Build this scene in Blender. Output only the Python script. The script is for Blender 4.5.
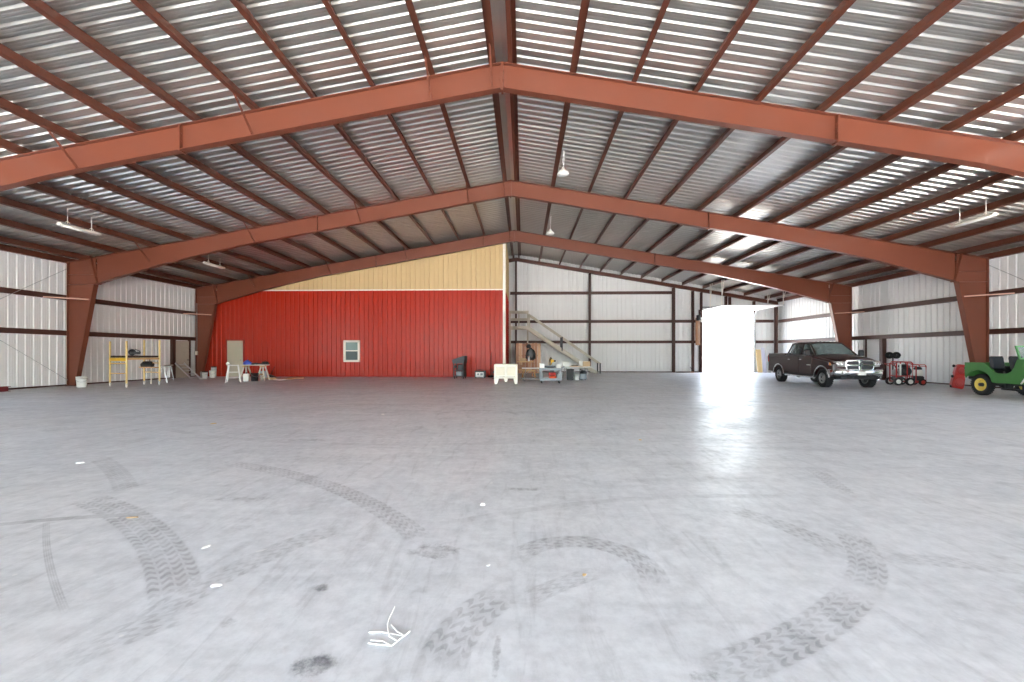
import bpy, math, random
from mathutils import Vector, Matrix
PI = math.pi
SC = bpy.context.scene
COL = SC.collection
for o in list(bpy.data.objects): bpy.data.objects.remove(o)

# ------------------------------------------------------------------ camera
cd = bpy.data.cameras.new('camera'); cam = bpy.data.objects.new('camera', cd); COL.objects.link(cam)
cd.sensor_fit = 'HORIZONTAL'; cd.sensor_width = 36.0; cd.lens = 419.2 / 1024 * 36.0
cd.shift_x = 0.0; cd.shift_y = 13.0 / 1024; cd.clip_start = 0.05; cd.clip_end = 1000
cam.location = (0, 0, 1.34); cam.rotation_euler = (PI / 2, 0, 0.0265)
SC.camera = cam

# ------------------------------------------------------------------ sky, sun, exposure
W = bpy.data.worlds.new('sky'); SC.world = W; W.use_nodes = True
nt = W.node_tree; bg = nt.nodes['Background']
sky = nt.nodes.new('ShaderNodeTexSky'); sky.sky_type = 'NISHITA'; sky.sun_disc = False
sky.sun_elevation = math.radians(58); sky.sun_rotation = math.radians(80); sky.air_density = 1.0; sky.dust_density = 1.5; sky.ozone_density = 1.0
hs = nt.nodes.new('ShaderNodeHueSaturation'); hs.inputs['Saturation'].default_value = 0.65
nt.links.new(sky.outputs[0], hs.inputs['Color']); nt.links.new(hs.outputs[0], bg.inputs[0]); bg.inputs[1].default_value = 0.34
sd = bpy.data.lights.new('sun', 'SUN'); sd.energy = 8.0; sd.angle = math.radians(0.6); sd.color = (1.0, 0.96, 0.9)
sun = bpy.data.objects.new('sun', sd); COL.objects.link(sun)
sun.rotation_euler = Vector((-0.30, 0.42, -0.86)).to_track_quat('-Z', 'Y').to_euler(); sun.location = (30, -10, 60)
SC.view_settings.view_transform = 'Standard'; SC.view_settings.look = 'None'
SC.view_settings.gamma = 1.0; SC.view_settings.use_curve_mapping = False
SC.view_settings.exposure = 3.25
SC.cycles.use_denoising = True
SC.cycles.max_bounces = 14; SC.cycles.diffuse_bounces = 8; SC.cycles.glossy_bounces = 6; SC.cycles.transparent_max_bounces = 12
SC.cycles.sample_clamp_indirect = 10.0; SC.cycles.caustics_reflective = True

# ------------------------------------------------------------------ dimensions of the hall (metres)
XL, XR, XC = -19.10, 18.39, -0.51            # outer faces of the columns, ridge line
BAY = 6.9
FRAMES = [-10.45, -3.55, 3.35, 10.25, 17.15, 24.05]
YF, YE = -10.65, 30.95                        # open front, far end wall
ZR, SL = 8.42, 0.1735                         # top of rafters at ridge, roof slope
PH = 0.25                                     # purlin depth
WXL, WXR = XL - 0.20, XR + 0.20               # wall planes
def zraf(x): return ZR - SL * abs(x - XC)     # top of rafter
def zroof(x): return zraf(x) + PH + 0.01

# ------------------------------------------------------------------ materials
def lin(c): return tuple(((v / 255) / 12.92 if v / 255 <= 0.04045 else ((v / 255 + 0.055) / 1.055) ** 2.4) for v in c) + (1.0,)
MATS = {}
def mat(name, rgb, rough=0.5, metal=0.0, var=0.08, scale=3.0, spec=0.5, bump=0.0, coat=0.0, wear=None):
    if name in MATS: return MATS[name]
    m = bpy.data.materials.new(name); m.use_nodes = True; t = m.node_tree; b = t.nodes['Principled BSDF']
    tc = t.nodes.new('ShaderNodeTexCoord'); n = t.nodes.new('ShaderNodeTexNoise'); n.inputs['Scale'].default_value = scale; n.inputs['Detail'].default_value = 5
    t.links.new(tc.outputs['Object'], n.inputs['Vector'])
    mx = t.nodes.new('ShaderNodeMix'); mx.data_type = 'RGBA'
    c = lin(rgb)
    mx.inputs[6].default_value = tuple(max(0, v * (1 - var)) for v in c[:3]) + (1,)
    mx.inputs[7].default_value = tuple(min(1, v * (1 + var)) for v in c[:3]) + (1,)
    t.links.new(n.outputs['Fac'], mx.inputs[0]); t.links.new(mx.outputs[2], b.inputs['Base Color'])
    b.inputs['Roughness'].default_value = rough; b.inputs['Metallic'].default_value = metal
    b.inputs['Specular IOR Level'].default_value = spec
    if coat: b.inputs['Coat Weight'].default_value = coat; b.inputs['Coat Roughness'].default_value = 0.05
    if bump:
        bp = t.nodes.new('ShaderNodeBump'); bp.inputs['Strength'].default_value = bump; bp.inputs['Distance'].default_value = 0.01
        t.links.new(n.outputs['Fac'], bp.inputs['Height']); t.links.new(bp.outputs[0], b.inputs['Normal'])
    MATS[name] = m; return m
def glass(name, rgb, alpha=0.35, rough=0.03):
    if name in MATS: return MATS[name]
    m = bpy.data.materials.new(name); m.use_nodes = True; t = m.node_tree; b = t.nodes['Principled BSDF']
    tr = t.nodes.new('ShaderNodeBsdfTransparent'); tr.inputs[0].default_value = lin((225, 232, 230)); mx = t.nodes.new('ShaderNodeMixShader')
    b.inputs['Base Color'].default_value = lin(rgb); b.inputs['Roughness'].default_value = rough
    mx.inputs[0].default_value = alpha
    t.links.new(tr.outputs[0], mx.inputs[1]); t.links.new(b.outputs[0], mx.inputs[2])
    t.links.new(mx.outputs[0], t.nodes['Material Output'].inputs[0]); MATS[name] = m; return m

primer = mat('red_oxide_primer', (115, 63, 45), 0.36, 0, 0.10, 1.2)
purlin_m = mat('purlin_primer', (92, 48, 32), 0.42, 0, 0.14, 2.0)
girt_m = mat('girt_primer', (72, 43, 34), 0.55, 0, 0.12, 2.0)
galv = mat('galvalume_roof_sheet', (196, 193, 186), 0.33, 0.82, 0.10, 0.5)
whitep = mat('white_wall_sheet', (228, 228, 227), 0.42, 0, 0.03, 0.6)
redp = mat('red_wall_sheet', (172, 36, 8), 0.32, 0, 0.05, 0.8, 0.30)
tanp = mat('tan_wall_sheet', (202, 174, 126), 0.42, 0, 0.04, 0.8)
trimw = mat('white_trim', (236, 230, 218), 0.4, 0, 0.03)
doorw = mat('door_white', (232, 232, 230), 0.4, 0, 0.03)
beige = mat('door_beige', (196, 190, 168), 0.45, 0, 0.03)
blackr = mat('black_rubber', (24, 24, 25), 0.75, 0, 0.2, 20)
blackp = mat('black_plastic', (28, 28, 30), 0.45, 0, 0.15, 8)
darkg = mat('dark_grey_steel', (52, 56, 60), 0.45, 0.2, 0.15, 6)
greyp = mat('grey_plastic', (140, 146, 150), 0.5, 0, 0.08, 6)
steel = mat('galvanised_steel', (170, 172, 172), 0.38, 0.85, 0.12, 6)
chrome = mat('chrome', (215, 217, 220), 0.12, 1.0, 0.03, 4)
alum = mat('aluminium', (205, 207, 208), 0.35, 0.7, 0.08, 6)
pinew = mat('pine_wood', (206, 168, 118), 0.6, 0, 0.18, 9)
brownw = mat('weathered_brown_wood', (160, 118, 92), 0.65, 0, 0.25, 7)
plyw = mat('plywood', (214, 184, 132), 0.6, 0, 0.12, 5)
whitepl = mat('white_plastic', (236, 236, 230), 0.4, 0, 0.04, 4)
cream = mat('cream_plastic', (238, 234, 218), 0.42, 0, 0.05, 4)
yellowm = mat('yellow_paint', (226, 180, 40), 0.42, 0, 0.1, 6)
redm = mat('red_paint', (186, 44, 40), 0.4, 0, 0.12, 6)
orangem = mat('orange_paint', (214, 82, 40), 0.45, 0, 0.1, 6)
bluep = mat('blue_plastic', (70, 90, 190), 0.45, 0, 0.1, 6)
brass = mat('brass', (190, 150, 80), 0.3, 0.9, 0.1, 6)
stairm = mat('stair_grey_paint', (194, 186, 170), 0.55, 0.0, 0.1, 5)
cardb = mat('cardboard', (186, 160, 124), 0.7, 0, 0.1, 5)
paper = mat('white_paper', (242, 242, 238), 0.7, 0, 0.02, 5)

# ------------------------------------------------------------------ mesh builder
class MB:
    def __init__(s): s.v = []; s.f = []; s.sm = []
    def add(s, vs, fs, smooth=False, M=None):
        n = len(s.v)
        s.v += [tuple(M @ Vector(p)) if M else tuple(p) for p in vs]
        s.f += [tuple(i + n for i in f) for f in fs]; s.sm += [smooth] * len(fs); return s
    def box(s, x0, x1, y0, y1, z0, z1, M=None):
        vs = [(x, y, z) for z in (z0, z1) for y in (y0, y1) for x in (x0, x1)]
        return s.add(vs, [(0, 2, 3, 1), (4, 5, 7, 6), (0, 1, 5, 4), (2, 6, 7, 3), (0, 4, 6, 2), (1, 3, 7, 5)], M=M)
    def bbox(s, x0, x1, y0, y1, z0, z1, b=0.02, M=None):      # box with softened edges
        b = min(b, (x1 - x0) * .45, (y1 - y0) * .45, (z1 - z0) * .45)
        rings = []
        for z, i in ((z0, b), (z0 + b, 0), (z1 - b, 0), (z1, b)):
            X0, X1, Y0, Y1 = x0 + i, x1 - i, y0 + i, y1 - i
            rings.append([(X0 + b, Y0, z), (X1 - b, Y0, z), (X1, Y0 + b, z), (X1, Y1 - b, z), (X1 - b, Y1, z), (X0 + b, Y1, z), (X0, Y1 - b, z), (X0, Y0 + b, z)])
        return s.loft(rings, True, M=M)
    def loft(s, rings, caps=True, smooth=False, M=None, close=True):
        n = len(rings[0]); vs = [p for r in rings for p in r]; fs = []
        for k in range(len(rings) - 1):
            for i in range(n if close else n - 1):
                j = (i + 1) % n; fs.append((k * n + i, k * n + j, (k + 1) * n + j, (k + 1) * n + i))
        if caps: fs += [tuple(range(n))[::-1], tuple(range((len(rings) - 1) * n, len(rings) * n))]
        return s.add(vs, fs, smooth, M)
    def prism(s, pts, axis, a, b, M=None):                     # polygon of 2-D points pushed along an axis
        if axis == 'y': r = [[(p[0], t, p[1]) for p in pts] for t in (a, b)]
        elif axis == 'x': r = [[(t, p[0], p[1]) for p in pts] for t in (a, b)]
        else: r = [[(p[0], p[1], t) for p in pts] for t in (a, b)]
        return s.loft(r, True, M=M)
    def tube(s, pts, r, n=8, M=None, caps=True):
        pts = [Vector(p) for p in pts]; rings = []
        for i, p in enumerate(pts):
            d = (pts[min(i + 1, len(pts) - 1)] - pts[max(i - 1, 0)])
            d = d.normalized() if d.length > 1e-9 else Vector((0, 0, 1))
            a = Vector((0, 0, 1)) if abs(d.z) < .9 else Vector((1, 0, 0))
            u = d.cross(a).normalized(); w = d.cross(u); rr = r[i] if isinstance(r, (list, tuple)) else r
            rings.append([tuple(p + rr * (math.cos(2 * PI * k / n) * u + math.sin(2 * PI * k / n) * w)) for k in range(n)])
        return s.loft(rings, caps, n > 6, M)
    def bar(s, p, q, w, h, M=None):                            # rectangular bar between two points
        p, q = Vector(p), Vector(q); d = (q - p).normalized()
        a = Vector((0, 0, 1)) if abs(d.z) < .95 else Vector((1, 0, 0))
        u = d.cross(a).normalized() * w / 2; v = u.cross(d).normalized() * h / 2
        return s.loft([[tuple(c + u + v), tuple(c - u + v), tuple(c - u - v), tuple(c + u - v)] for c in (p, q)], True, M=M)
    def lathe(s, prof, n=20, M=None, caps=True, smooth=True):  # profile of (radius, z)
        return s.loft([[(r * math.cos(2 * PI * k / n), r * math.sin(2 * PI * k / n), z) for k in range(n)] for r, z in prof], caps, smooth, M)
    def build(s, name, m, parent=None, bevel=0, kind=None):
        me = bpy.data.meshes.new(name); me.from_pydata(s.v, [], s.f)
        me.polygons.foreach_set('use_smooth', s.sm); me.materials.append(m); me.validate()
        import bmesh
        bm = bmesh.new(); bm.from_mesh(me); bmesh.ops.recalc_face_normals(bm, faces=bm.faces); bm.to_mesh(me); bm.free()
        o = bpy.data.objects.new(name, me); COL.objects.link(o)
        if parent: o.parent = parent
        if bevel:
            md = o.modifiers.new('soft edges', 'BEVEL'); md.width = bevel; md.segments = 2; md.limit_method = 'ANGLE'; md.angle_limit = math.radians(40)
        if kind: o['kind'] = kind
        return o
def T(x=0, y=0, z=0, rz=0, rx=0, ry=0):
    return Matrix.Translation((x, y, z)) @ Matrix.Rotation(rz, 4, 'Z') @ Matrix.Rotation(ry, 4, 'Y') @ Matrix.Rotation(rx, 4, 'X')
def tag(o, label, cat, group=None):
    o['label'] = label; o['category'] = cat
    if group: o['group'] = group
    return o
def thing(name, label, cat, loc=(0, 0, 0), rz=0, group=None):
    o = bpy.data.objects.new(name, None); COL.objects.link(o); o.empty_display_size = 0.2
    o.location = loc; o.rotation_euler = (0, 0, rz); return tag(o, label, cat, group)
def dup(root, loc=None, rz=None, label=None):
    r = root.copy(); COL.objects.link(r)
    if loc is not None: r.location = loc
    if rz is not None: r.rotation_euler = (0, 0, rz)
    if label: r['label'] = label
    for ch in list(root.children):
        c = ch.copy(); COL.objects.link(c); c.parent = r
        for g in list(ch.children):
            d = g.copy(); COL.objects.link(d); d.parent = c
    return r
ORD = ['first', 'second', 'third', 'fourth', 'fifth', 'sixth', 'seventh', 'eighth', 'ninth', 'tenth', 'eleventh', 'twelfth', 'thirteenth', 'fourteenth', 'fifteenth']

# ------------------------------------------------------------------ concrete floor
def floor_material():
    m = bpy.data.materials.new('worn_concrete'); m.use_nodes = True; t = m.node_tree; b = t.nodes['Principled BSDF']; L = t.links.new
    geo = t.nodes.new('ShaderNodeNewGeometry'); P = geo.outputs['Position']
    def val(x): return x
    def mth(op, a, c=None, clamp=False):
        n = t.nodes.new('ShaderNodeMath'); n.operation = op; n.use_clamp = clamp
        for i, x in enumerate((a, c)):
            if x is None: continue
            if isinstance(x, (int, float)): n.inputs[i].default_value = x
            else: L(x, n.inputs[i])
        return n.outputs[0]
    def ramp(x, a, c):                                         # 0 at a, 1 at c
        n = t.nodes.new('ShaderNodeMapRange'); n.interpolation_type = 'SMOOTHSTEP'; L(x, n.inputs[0])
        n.inputs[1].default_value = a; n.inputs[2].default_value = c; return n.outputs[0]
    def noise(scale, detail=6, rough=0.6, stretch=None, dist=0.0):
        n = t.nodes.new('ShaderNodeTexNoise'); n.inputs['Scale'].default_value = scale; n.inputs['Detail'].default_value = detail
        n.inputs['Roughness'].default_value = rough; n.inputs['Distortion'].default_value = dist
        if stretch:
            mp = t.nodes.new('ShaderNodeMapping'); mp.inputs['Scale'].default_value = stretch[:3]; mp.inputs['Rotation'].default_value = (0, 0, stretch[3]); L(P, mp.inputs[0]); L(mp.outputs[0], n.inputs['Vector'])
        else: L(P, n.inputs['Vector'])
        return n.outputs['Fac']
    sx = t.nodes.new('ShaderNodeSeparateXYZ'); L(P, sx.inputs[0]); X, Y = sx.outputs[0], sx.outputs[1]
    # large mottling, trowel swirls, fine grain
    big = ramp(noise(0.35, 5, .6), .35, .68); mid = ramp(noise(1.6, 6, .65, None, 1.0), .33, .7); fine = noise(22, 4, .7)
    grit = ramp(noise(9, 8, .72), .34, .68); scuf = ramp(noise(2.2, 6, .68, (3.2, .6, 1, .35), 1.2), .48, .72)
    swirl = ramp(noise(1.2, 5, .62, (0.5, 2.6, 1, .5), .8), .40, .75)
    spots = ramp(noise(2.3, 3, .5), .66, .74)
    chips = ramp(noise(7.0, 2, .5), .735, .76)
    dark = mth('MULTIPLY', big, .07); dark = mth('ADD', dark, mth('MULTIPLY', mid, .10)); dark = mth('ADD', dark, mth('MULTIPLY', swirl, .08))
    dark = mth('ADD', dark, mth('MULTIPLY', fine, .06)); dark = mth('ADD', dark, mth('MULTIPLY', grit, .17)); dark = mth('ADD', dark, mth('MULTIPLY', scuf, .14)); dark = mth('ADD', dark, mth('MULTIPLY', spots, .10))
    # tyre marks: arcs through three floor points, half width, strength
    def arc(p0, p1, p2, hw, k, lugs):
        ax, ay = p0; bx, by = p1; cx, cy = p2
        d = 2 * (ax * (by - cy) + bx * (cy - ay) + cx * (ay - by))
        ux = ((ax * ax + ay * ay) * (by - cy) + (bx * bx + by * by) * (cy - ay) + (cx * cx + cy * cy) * (ay - by)) / d
        uy = ((ax * ax + ay * ay) * (cx - bx) + (bx * bx + by * by) * (ax - cx) + (cx * cx + cy * cy) * (bx - ax)) / d
        R = math.hypot(ax - ux, ay - uy)
        am = math.atan2(by - uy, bx - ux)                      # angles measured from the middle point
        wr = lambda a: (a + PI) % (2 * PI) - PI
        a0 = wr(math.atan2(ay - uy, ax - ux) - am); a2 = wr(math.atan2(cy - uy, cx - ux) - am)
        lo, hi = min(a0, a2), max(a0, a2)
        dx = mth('SUBTRACT', X, ux); dy = mth('SUBTRACT', Y, uy)
        rx = mth('ADD', mth('MULTIPLY', dx, math.cos(am)), mth('MULTIPLY', dy, math.sin(am)))
        ry = mth('SUBTRACT', mth('MULTIPLY', dy, math.cos(am)), mth('MULTIPLY', dx, math.sin(am)))
        ang = mth('ARCTAN2', ry, rx)
        rad = mth('SQRT', mth('ADD', mth('MULTIPLY', dx, dx), mth('MULTIPLY', dy, dy)))
        off = mth('SUBTRACT', rad, R); ab = mth('ABSOLUTE', off)
        band = mth('SUBTRACT', 1.0, ramp(ab, hw * .85, hw * 1.1))
        e = 0.25 / R
        ends = mth('MULTIPLY', ramp(ang, lo, lo + e), mth('SUBTRACT', 1.0, ramp(ang, hi - e, hi)))
        ph = mth('ADD', mth('MULTIPLY', ang, R * 2 * PI / 0.085), mth('MULTIPLY', mth('SINE', mth('MULTIPLY', off, 2 * PI / (hw * .62))), 1.5))
        tread = ramp(mth('SINE', ph), -.35, .6)
        rows = ramp(mth('ABSOLUTE', mth('SINE', mth('MULTIPLY', off, PI * 2.0 / hw))), .12, .45)
        pat = mth('ADD', .42, mth('MULTIPLY', mth('MULTIPLY', tread, rows), .58)) if lugs else rows
        return mth('MULTIPLY', mth('MULTIPLY', mth('MULTIPLY', band, ends), pat), k * 1.05)
    tr = None
    for a in TRACKS:
        q = arc(*a); tr = q if tr is None else mth('MAXIMUM', tr, q)
    scuff = ramp(noise(3.0, 4, .65), .30, .62)
    tr = mth('MULTIPLY', tr, mth('ADD', .35, mth('MULTIPLY', scuff, .65)))
    # oil and dirt stains with their own places
    st = None
    for (x, y, rx_, ry_, k) in STAINS:
        q = mth('ADD', mth('POWER', mth('DIVIDE', mth('SUBTRACT', X, x), rx_), 2.0), mth('POWER', mth('DIVIDE', mth('SUBTRACT', Y, y), ry_), 2.0))
        q = mth('ADD', q, mth('MULTIPLY', mth('SUBTRACT', noise(11, 5, .7), .5), 4.2))
        q = mth('MULTIPLY', mth('MULTIPLY', mth('SUBTRACT', 1.0, ramp(q, .1, 1.2)), mth('ADD', .35, mth('MULTIPLY', grit, .85))), k * 1.15)
        st = q if st is None else mth('MAXIMUM', st, q)
    dark = mth('ADD', dark, mth('MAXIMUM', tr, st))
    mx = t.nodes.new('ShaderNodeMix'); mx.data_type = 'RGBA'; L(mth('MULTIPLY', dark, 1.0, True), mx.inputs[0])
    mx.inputs[6].default_value = lin((226, 229, 232)); mx.inputs[7].default_value = lin((70, 72, 78))
    mw = t.nodes.new('ShaderNodeMix'); mw.data_type = 'RGBA'; L(mth('MULTIPLY', chips, .55), mw.inputs[0]); L(mx.outputs[2], mw.inputs[6]); mw.inputs[7].default_value = lin((228, 228, 226))
    tint = t.nodes.new('ShaderNodeMix'); tint.data_type = 'RGBA'; tint.blend_type = 'MULTIPLY'; L(ramp(noise(.22, 3), .45, .75), tint.inputs[0]); L(mw.outputs[2], tint.inputs[6]); tint.inputs[7].default_value = (1.0, .975, .94, 1)
    L(tint.outputs[2], b.inputs['Base Color'])
    rg = mth('ADD', .35, mth('MULTIPLY', mid, .12)); rg = mth('ADD', rg, mth('MULTIPLY', swirl, .10)); L(rg, b.inputs['Roughness'])
    b.inputs['Specular IOR Level'].default_value = 0.5
    bp = t.nodes.new('ShaderNodeBump'); bp.inputs['Strength'].default_value = .12; bp.inputs['Distance'].default_value = .01; L(noise(5, 6, .7), bp.inputs['Height']); L(bp.outputs[0], b.inputs['Normal'])
    return m
# floor points of the tyre marks
TRACKS = [
    ((-4.08, 3.79), (-3.05, 3.24), (-1.86, 2.21), .13, .34, True),
    ((-3.66, 5.06), (-2.20, 4.37), (-0.70, 2.97), .10, .30, True),
    ((-1.88, 1.99), (-1.81, 2.49), (-1.36, 3.27), .11, .26, True),
    ((-0.36, 1.71), (-0.25, 2.15), (-0.05, 2.40), .12, .32, True),
    ((-0.07, 2.66), (0.35, 3.01), (0.75, 2.40), .09, .30, True),
    ((-0.04, 2.23), (0.21, 2.44), (0.55, 2.63), .07, .24, True),
    ((0.74, 1.76), (1.32, 2.03), (1.90, 2.43), .10, .36, True),
    ((1.90, 2.43), (2.30, 2.90), (2.45, 3.30), .10, .30, True),
    ((1.72, 3.75), (2.04, 3.30), (2.16, 2.78), .10, .26, True),
    ((2.25, 2.84), (2.58, 2.80), (3.20, 2.66), .08, .18, True),
    ((-5.48, 5.26), (-4.62, 4.64), (-3.84, 3.97), .10, .22, True),
    ((-4.30, 3.10), (-3.76, 3.31), (-3.00, 3.42), .04, .34, False),
    ((-3.84, 3.28), (-3.09, 2.65), (-2.34, 2.09), .02, .20, False),
    ((-2.05, 1.66), (-1.93, 1.91), (-1.66, 2.20), .11, .24, True),
    ((3.42, 5.10), (3.23, 4.48), (3.05, 4.00), .09, .22, True),
    ((-1.92, 9.20), (-1.10, 9.95), (-0.10, 9.10), .05, .26, False),
    ((-0.60, 3.30), (1.00, 3.90), (2.60, 4.00), .05, .12, False),
    ((-6.50, 7.40), (-3.00, 6.20), (0.50, 6.50), .07, .12, False),
]
STAINS = [(-.59, 2.84, .17, .12, .34), (-.90, 1.79, .10, .07, .42), (-2.60, 3.80, .30, .07, .22), (-1.17, 3.55, .07, .06, .22), (-1.16, 2.37, .05, .04, .34),
          (.02, 4.16, .20, .05, .24), (-3.40, 6.44, .5, .10, .18), (-.12, 1.86, .02, .14, .34), (.76, 1.76, .06, .04, .30), (1.32, 2.03, .04, .03, .42), (-1.47, 2.05, .05, .04, .30)]
fl = MB(); fl.box(WXL - .05, WXR + .05, YF, YE + .05, -0.25, 0.0)
fl.build('floor', floor_material(), kind='structure')

def ground_material():
    m = mat('pale_caliche_ground', (206, 202, 194), 0.9, 0, 0.12, 0.25, 0.2); return m
g = MB(); R_ = 260
g.box(-R_, R_, -R_, YF, -0.30, -0.02); g.box(-R_, R_, YE + .05, R_, -0.30, -0.02)
g.box(-R_, WXL - .05, YF, YE + .05, -0.30, -0.02); g.box(WXR + .05, R_, YF, YE + .05, -0.30, -0.02)
g.build('ground', ground_material(), kind='structure')

# ------------------------------------------------------------------ ribbed sheets
def rib_profile(u0, u1, pitch, h, top, base, minor=0.004, dead=None):
    pts = []; n0 = math.ceil((u0 - 1e-6) / pitch); k = n0; pts.append((u0, 0.0))
    while k * pitch < u1 - base:
        c = k * pitch
        if c - base > u0:
            for du, hh in ((-base, 0), (-top, h), (top, h), (base, 0)): pts.append((c + du, hh))
            for q in (.36, .64):
                if c + pitch * q + .02 < u1: pts += [(c + pitch * q - .02, 0), (c + pitch * q - .008, minor), (c + pitch * q + .008, minor), (c + pitch * q + .02, 0)]
        k += 1
    pts.append((u1, 0.0)); return pts
def sheet(mb, prof, place, zlo, zhi):                          # place(u, h, z) -> point
    vs = []; 
    for u, h in prof: vs += [place(u, h, zlo(u)), place(u, h, zhi(u))]
    mb.add(vs, [(2 * i, 2 * i + 2, 2 * i + 3, 2 * i + 1) for i in range(len(prof) - 1)])
PITCH = BAY / 25
# roof: the ribs run down the slope, the hollows open upward seen from inside
roof = MB(); prof = rib_profile(YF - .3, YE + .2, PITCH, .040, .024, .052)
for sgn, xe in ((-1, WXL - .15), (1, WXR + .15)):
    vs = []
    for u, h in prof: vs += [(XC, u, zroof(XC) + h), (xe, u, zroof(xe) + h)]
    roof.add(vs, [(2 * i, 2 * i + 2, 2 * i + 3, 2 * i + 1) for i in range(len(prof) - 1)])
roof.build('ceiling', galv, kind='structure')
rc = MB()
for sgn in (-1, 1): rc.add([(XC, YF - .3, zroof(XC) - .004), (XC + sgn * .16, YF - .3, zroof(XC + .16) - .004), (XC + sgn * .16, YE, zroof(XC + .16) - .004), (XC, YE, zroof(XC) - .004)], [(0, 1, 2, 3)])
rc.build('trim_1', galv, kind='structure')

YO = YF
SB0, SB1, SBZ = 1.0, 8.0, 4.5                  # unseen side doorways, placed for the light they let in, both open
wl = MB()
for a, b_, z0 in ((YO, SB0, 0), (SB0, SB1, SBZ), (SB1, YE, 0)):
    sheet(wl, rib_profile(a, b_, PITCH, .03, .018, .040, .0015), lambda u, h, z: (WXL - h, u, z), lambda u: z0, lambda u: zroof(WXL) + .03)
wl.build('wall_left', whitep, kind='structure')
# right wall with the walk-door opening
DR0, DR1, DRZ = 22.12, 23.17, 2.16
wr = MB()
for a, b_, z0 in ((YO, SB0, 0), (SB0, SB1, SBZ), (SB1, DR0, 0), (DR0, DR1, DRZ), (DR1, YE, 0)):
    sheet(wr, rib_profile(a, b_, PITCH, .03, .018, .040, .0015), lambda u, h, z: (WXR + h, u, z), lambda u: z0, lambda u: zroof(WXR) + .03)
wr.build('wall_right', whitep, kind='structure')
# far end wall with the big door opening
FX0, FX1, FZ = -16.0, 15.0, 5.1
OX0, OX1, OZ = 12.93, 16.72, 4.46
wn = MB()                                       # front wall behind the viewer, with its wide open doorway
for a, b_, z0 in ((WXL, FX0, 0), (FX0, XC, FZ), (XC, FX1, FZ), (FX1, WXR, 0)):
    sheet(wn, rib_profile(a, b_, PITCH, .03, .018, .040, .0015), lambda u, h, z: (u, YF - h, z), lambda u: z0, lambda u: zroof(u) + .03)
wn.build('wall_front', whitep, kind='structure')
wf = MB()
for a, b_, z0 in ((WXL, XC, 0), (XC, OX0, 0), (OX0, OX1, OZ), (OX1, WXR, 0)):
    sheet(wf, rib_profile(a, b_, PITCH, .03, .018, .040, .0015), lambda u, h, z: (u, YE + h, z), lambda u: z0, lambda u: zroof(u) + .03)
wf.build('wall_far', whitep, kind='structure')
for nm, pts in (('baseboard_left', (WXL + .0, WXL + .05, SB1, YE)), ('baseboard_right', (WXR - .05, WXR, SB1, DR0 - .16))):
    b_ = MB(); b_.box(pts[0], pts[1], pts[2], pts[3], 0, .06); b_.build(nm, girt_m, kind='structure')
b_ = MB(); b_.box(-1.0, OX0 - .1, YE - .05, YE, 0, .06); b_.build('baseboard_far', girt_m, kind='structure')

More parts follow.
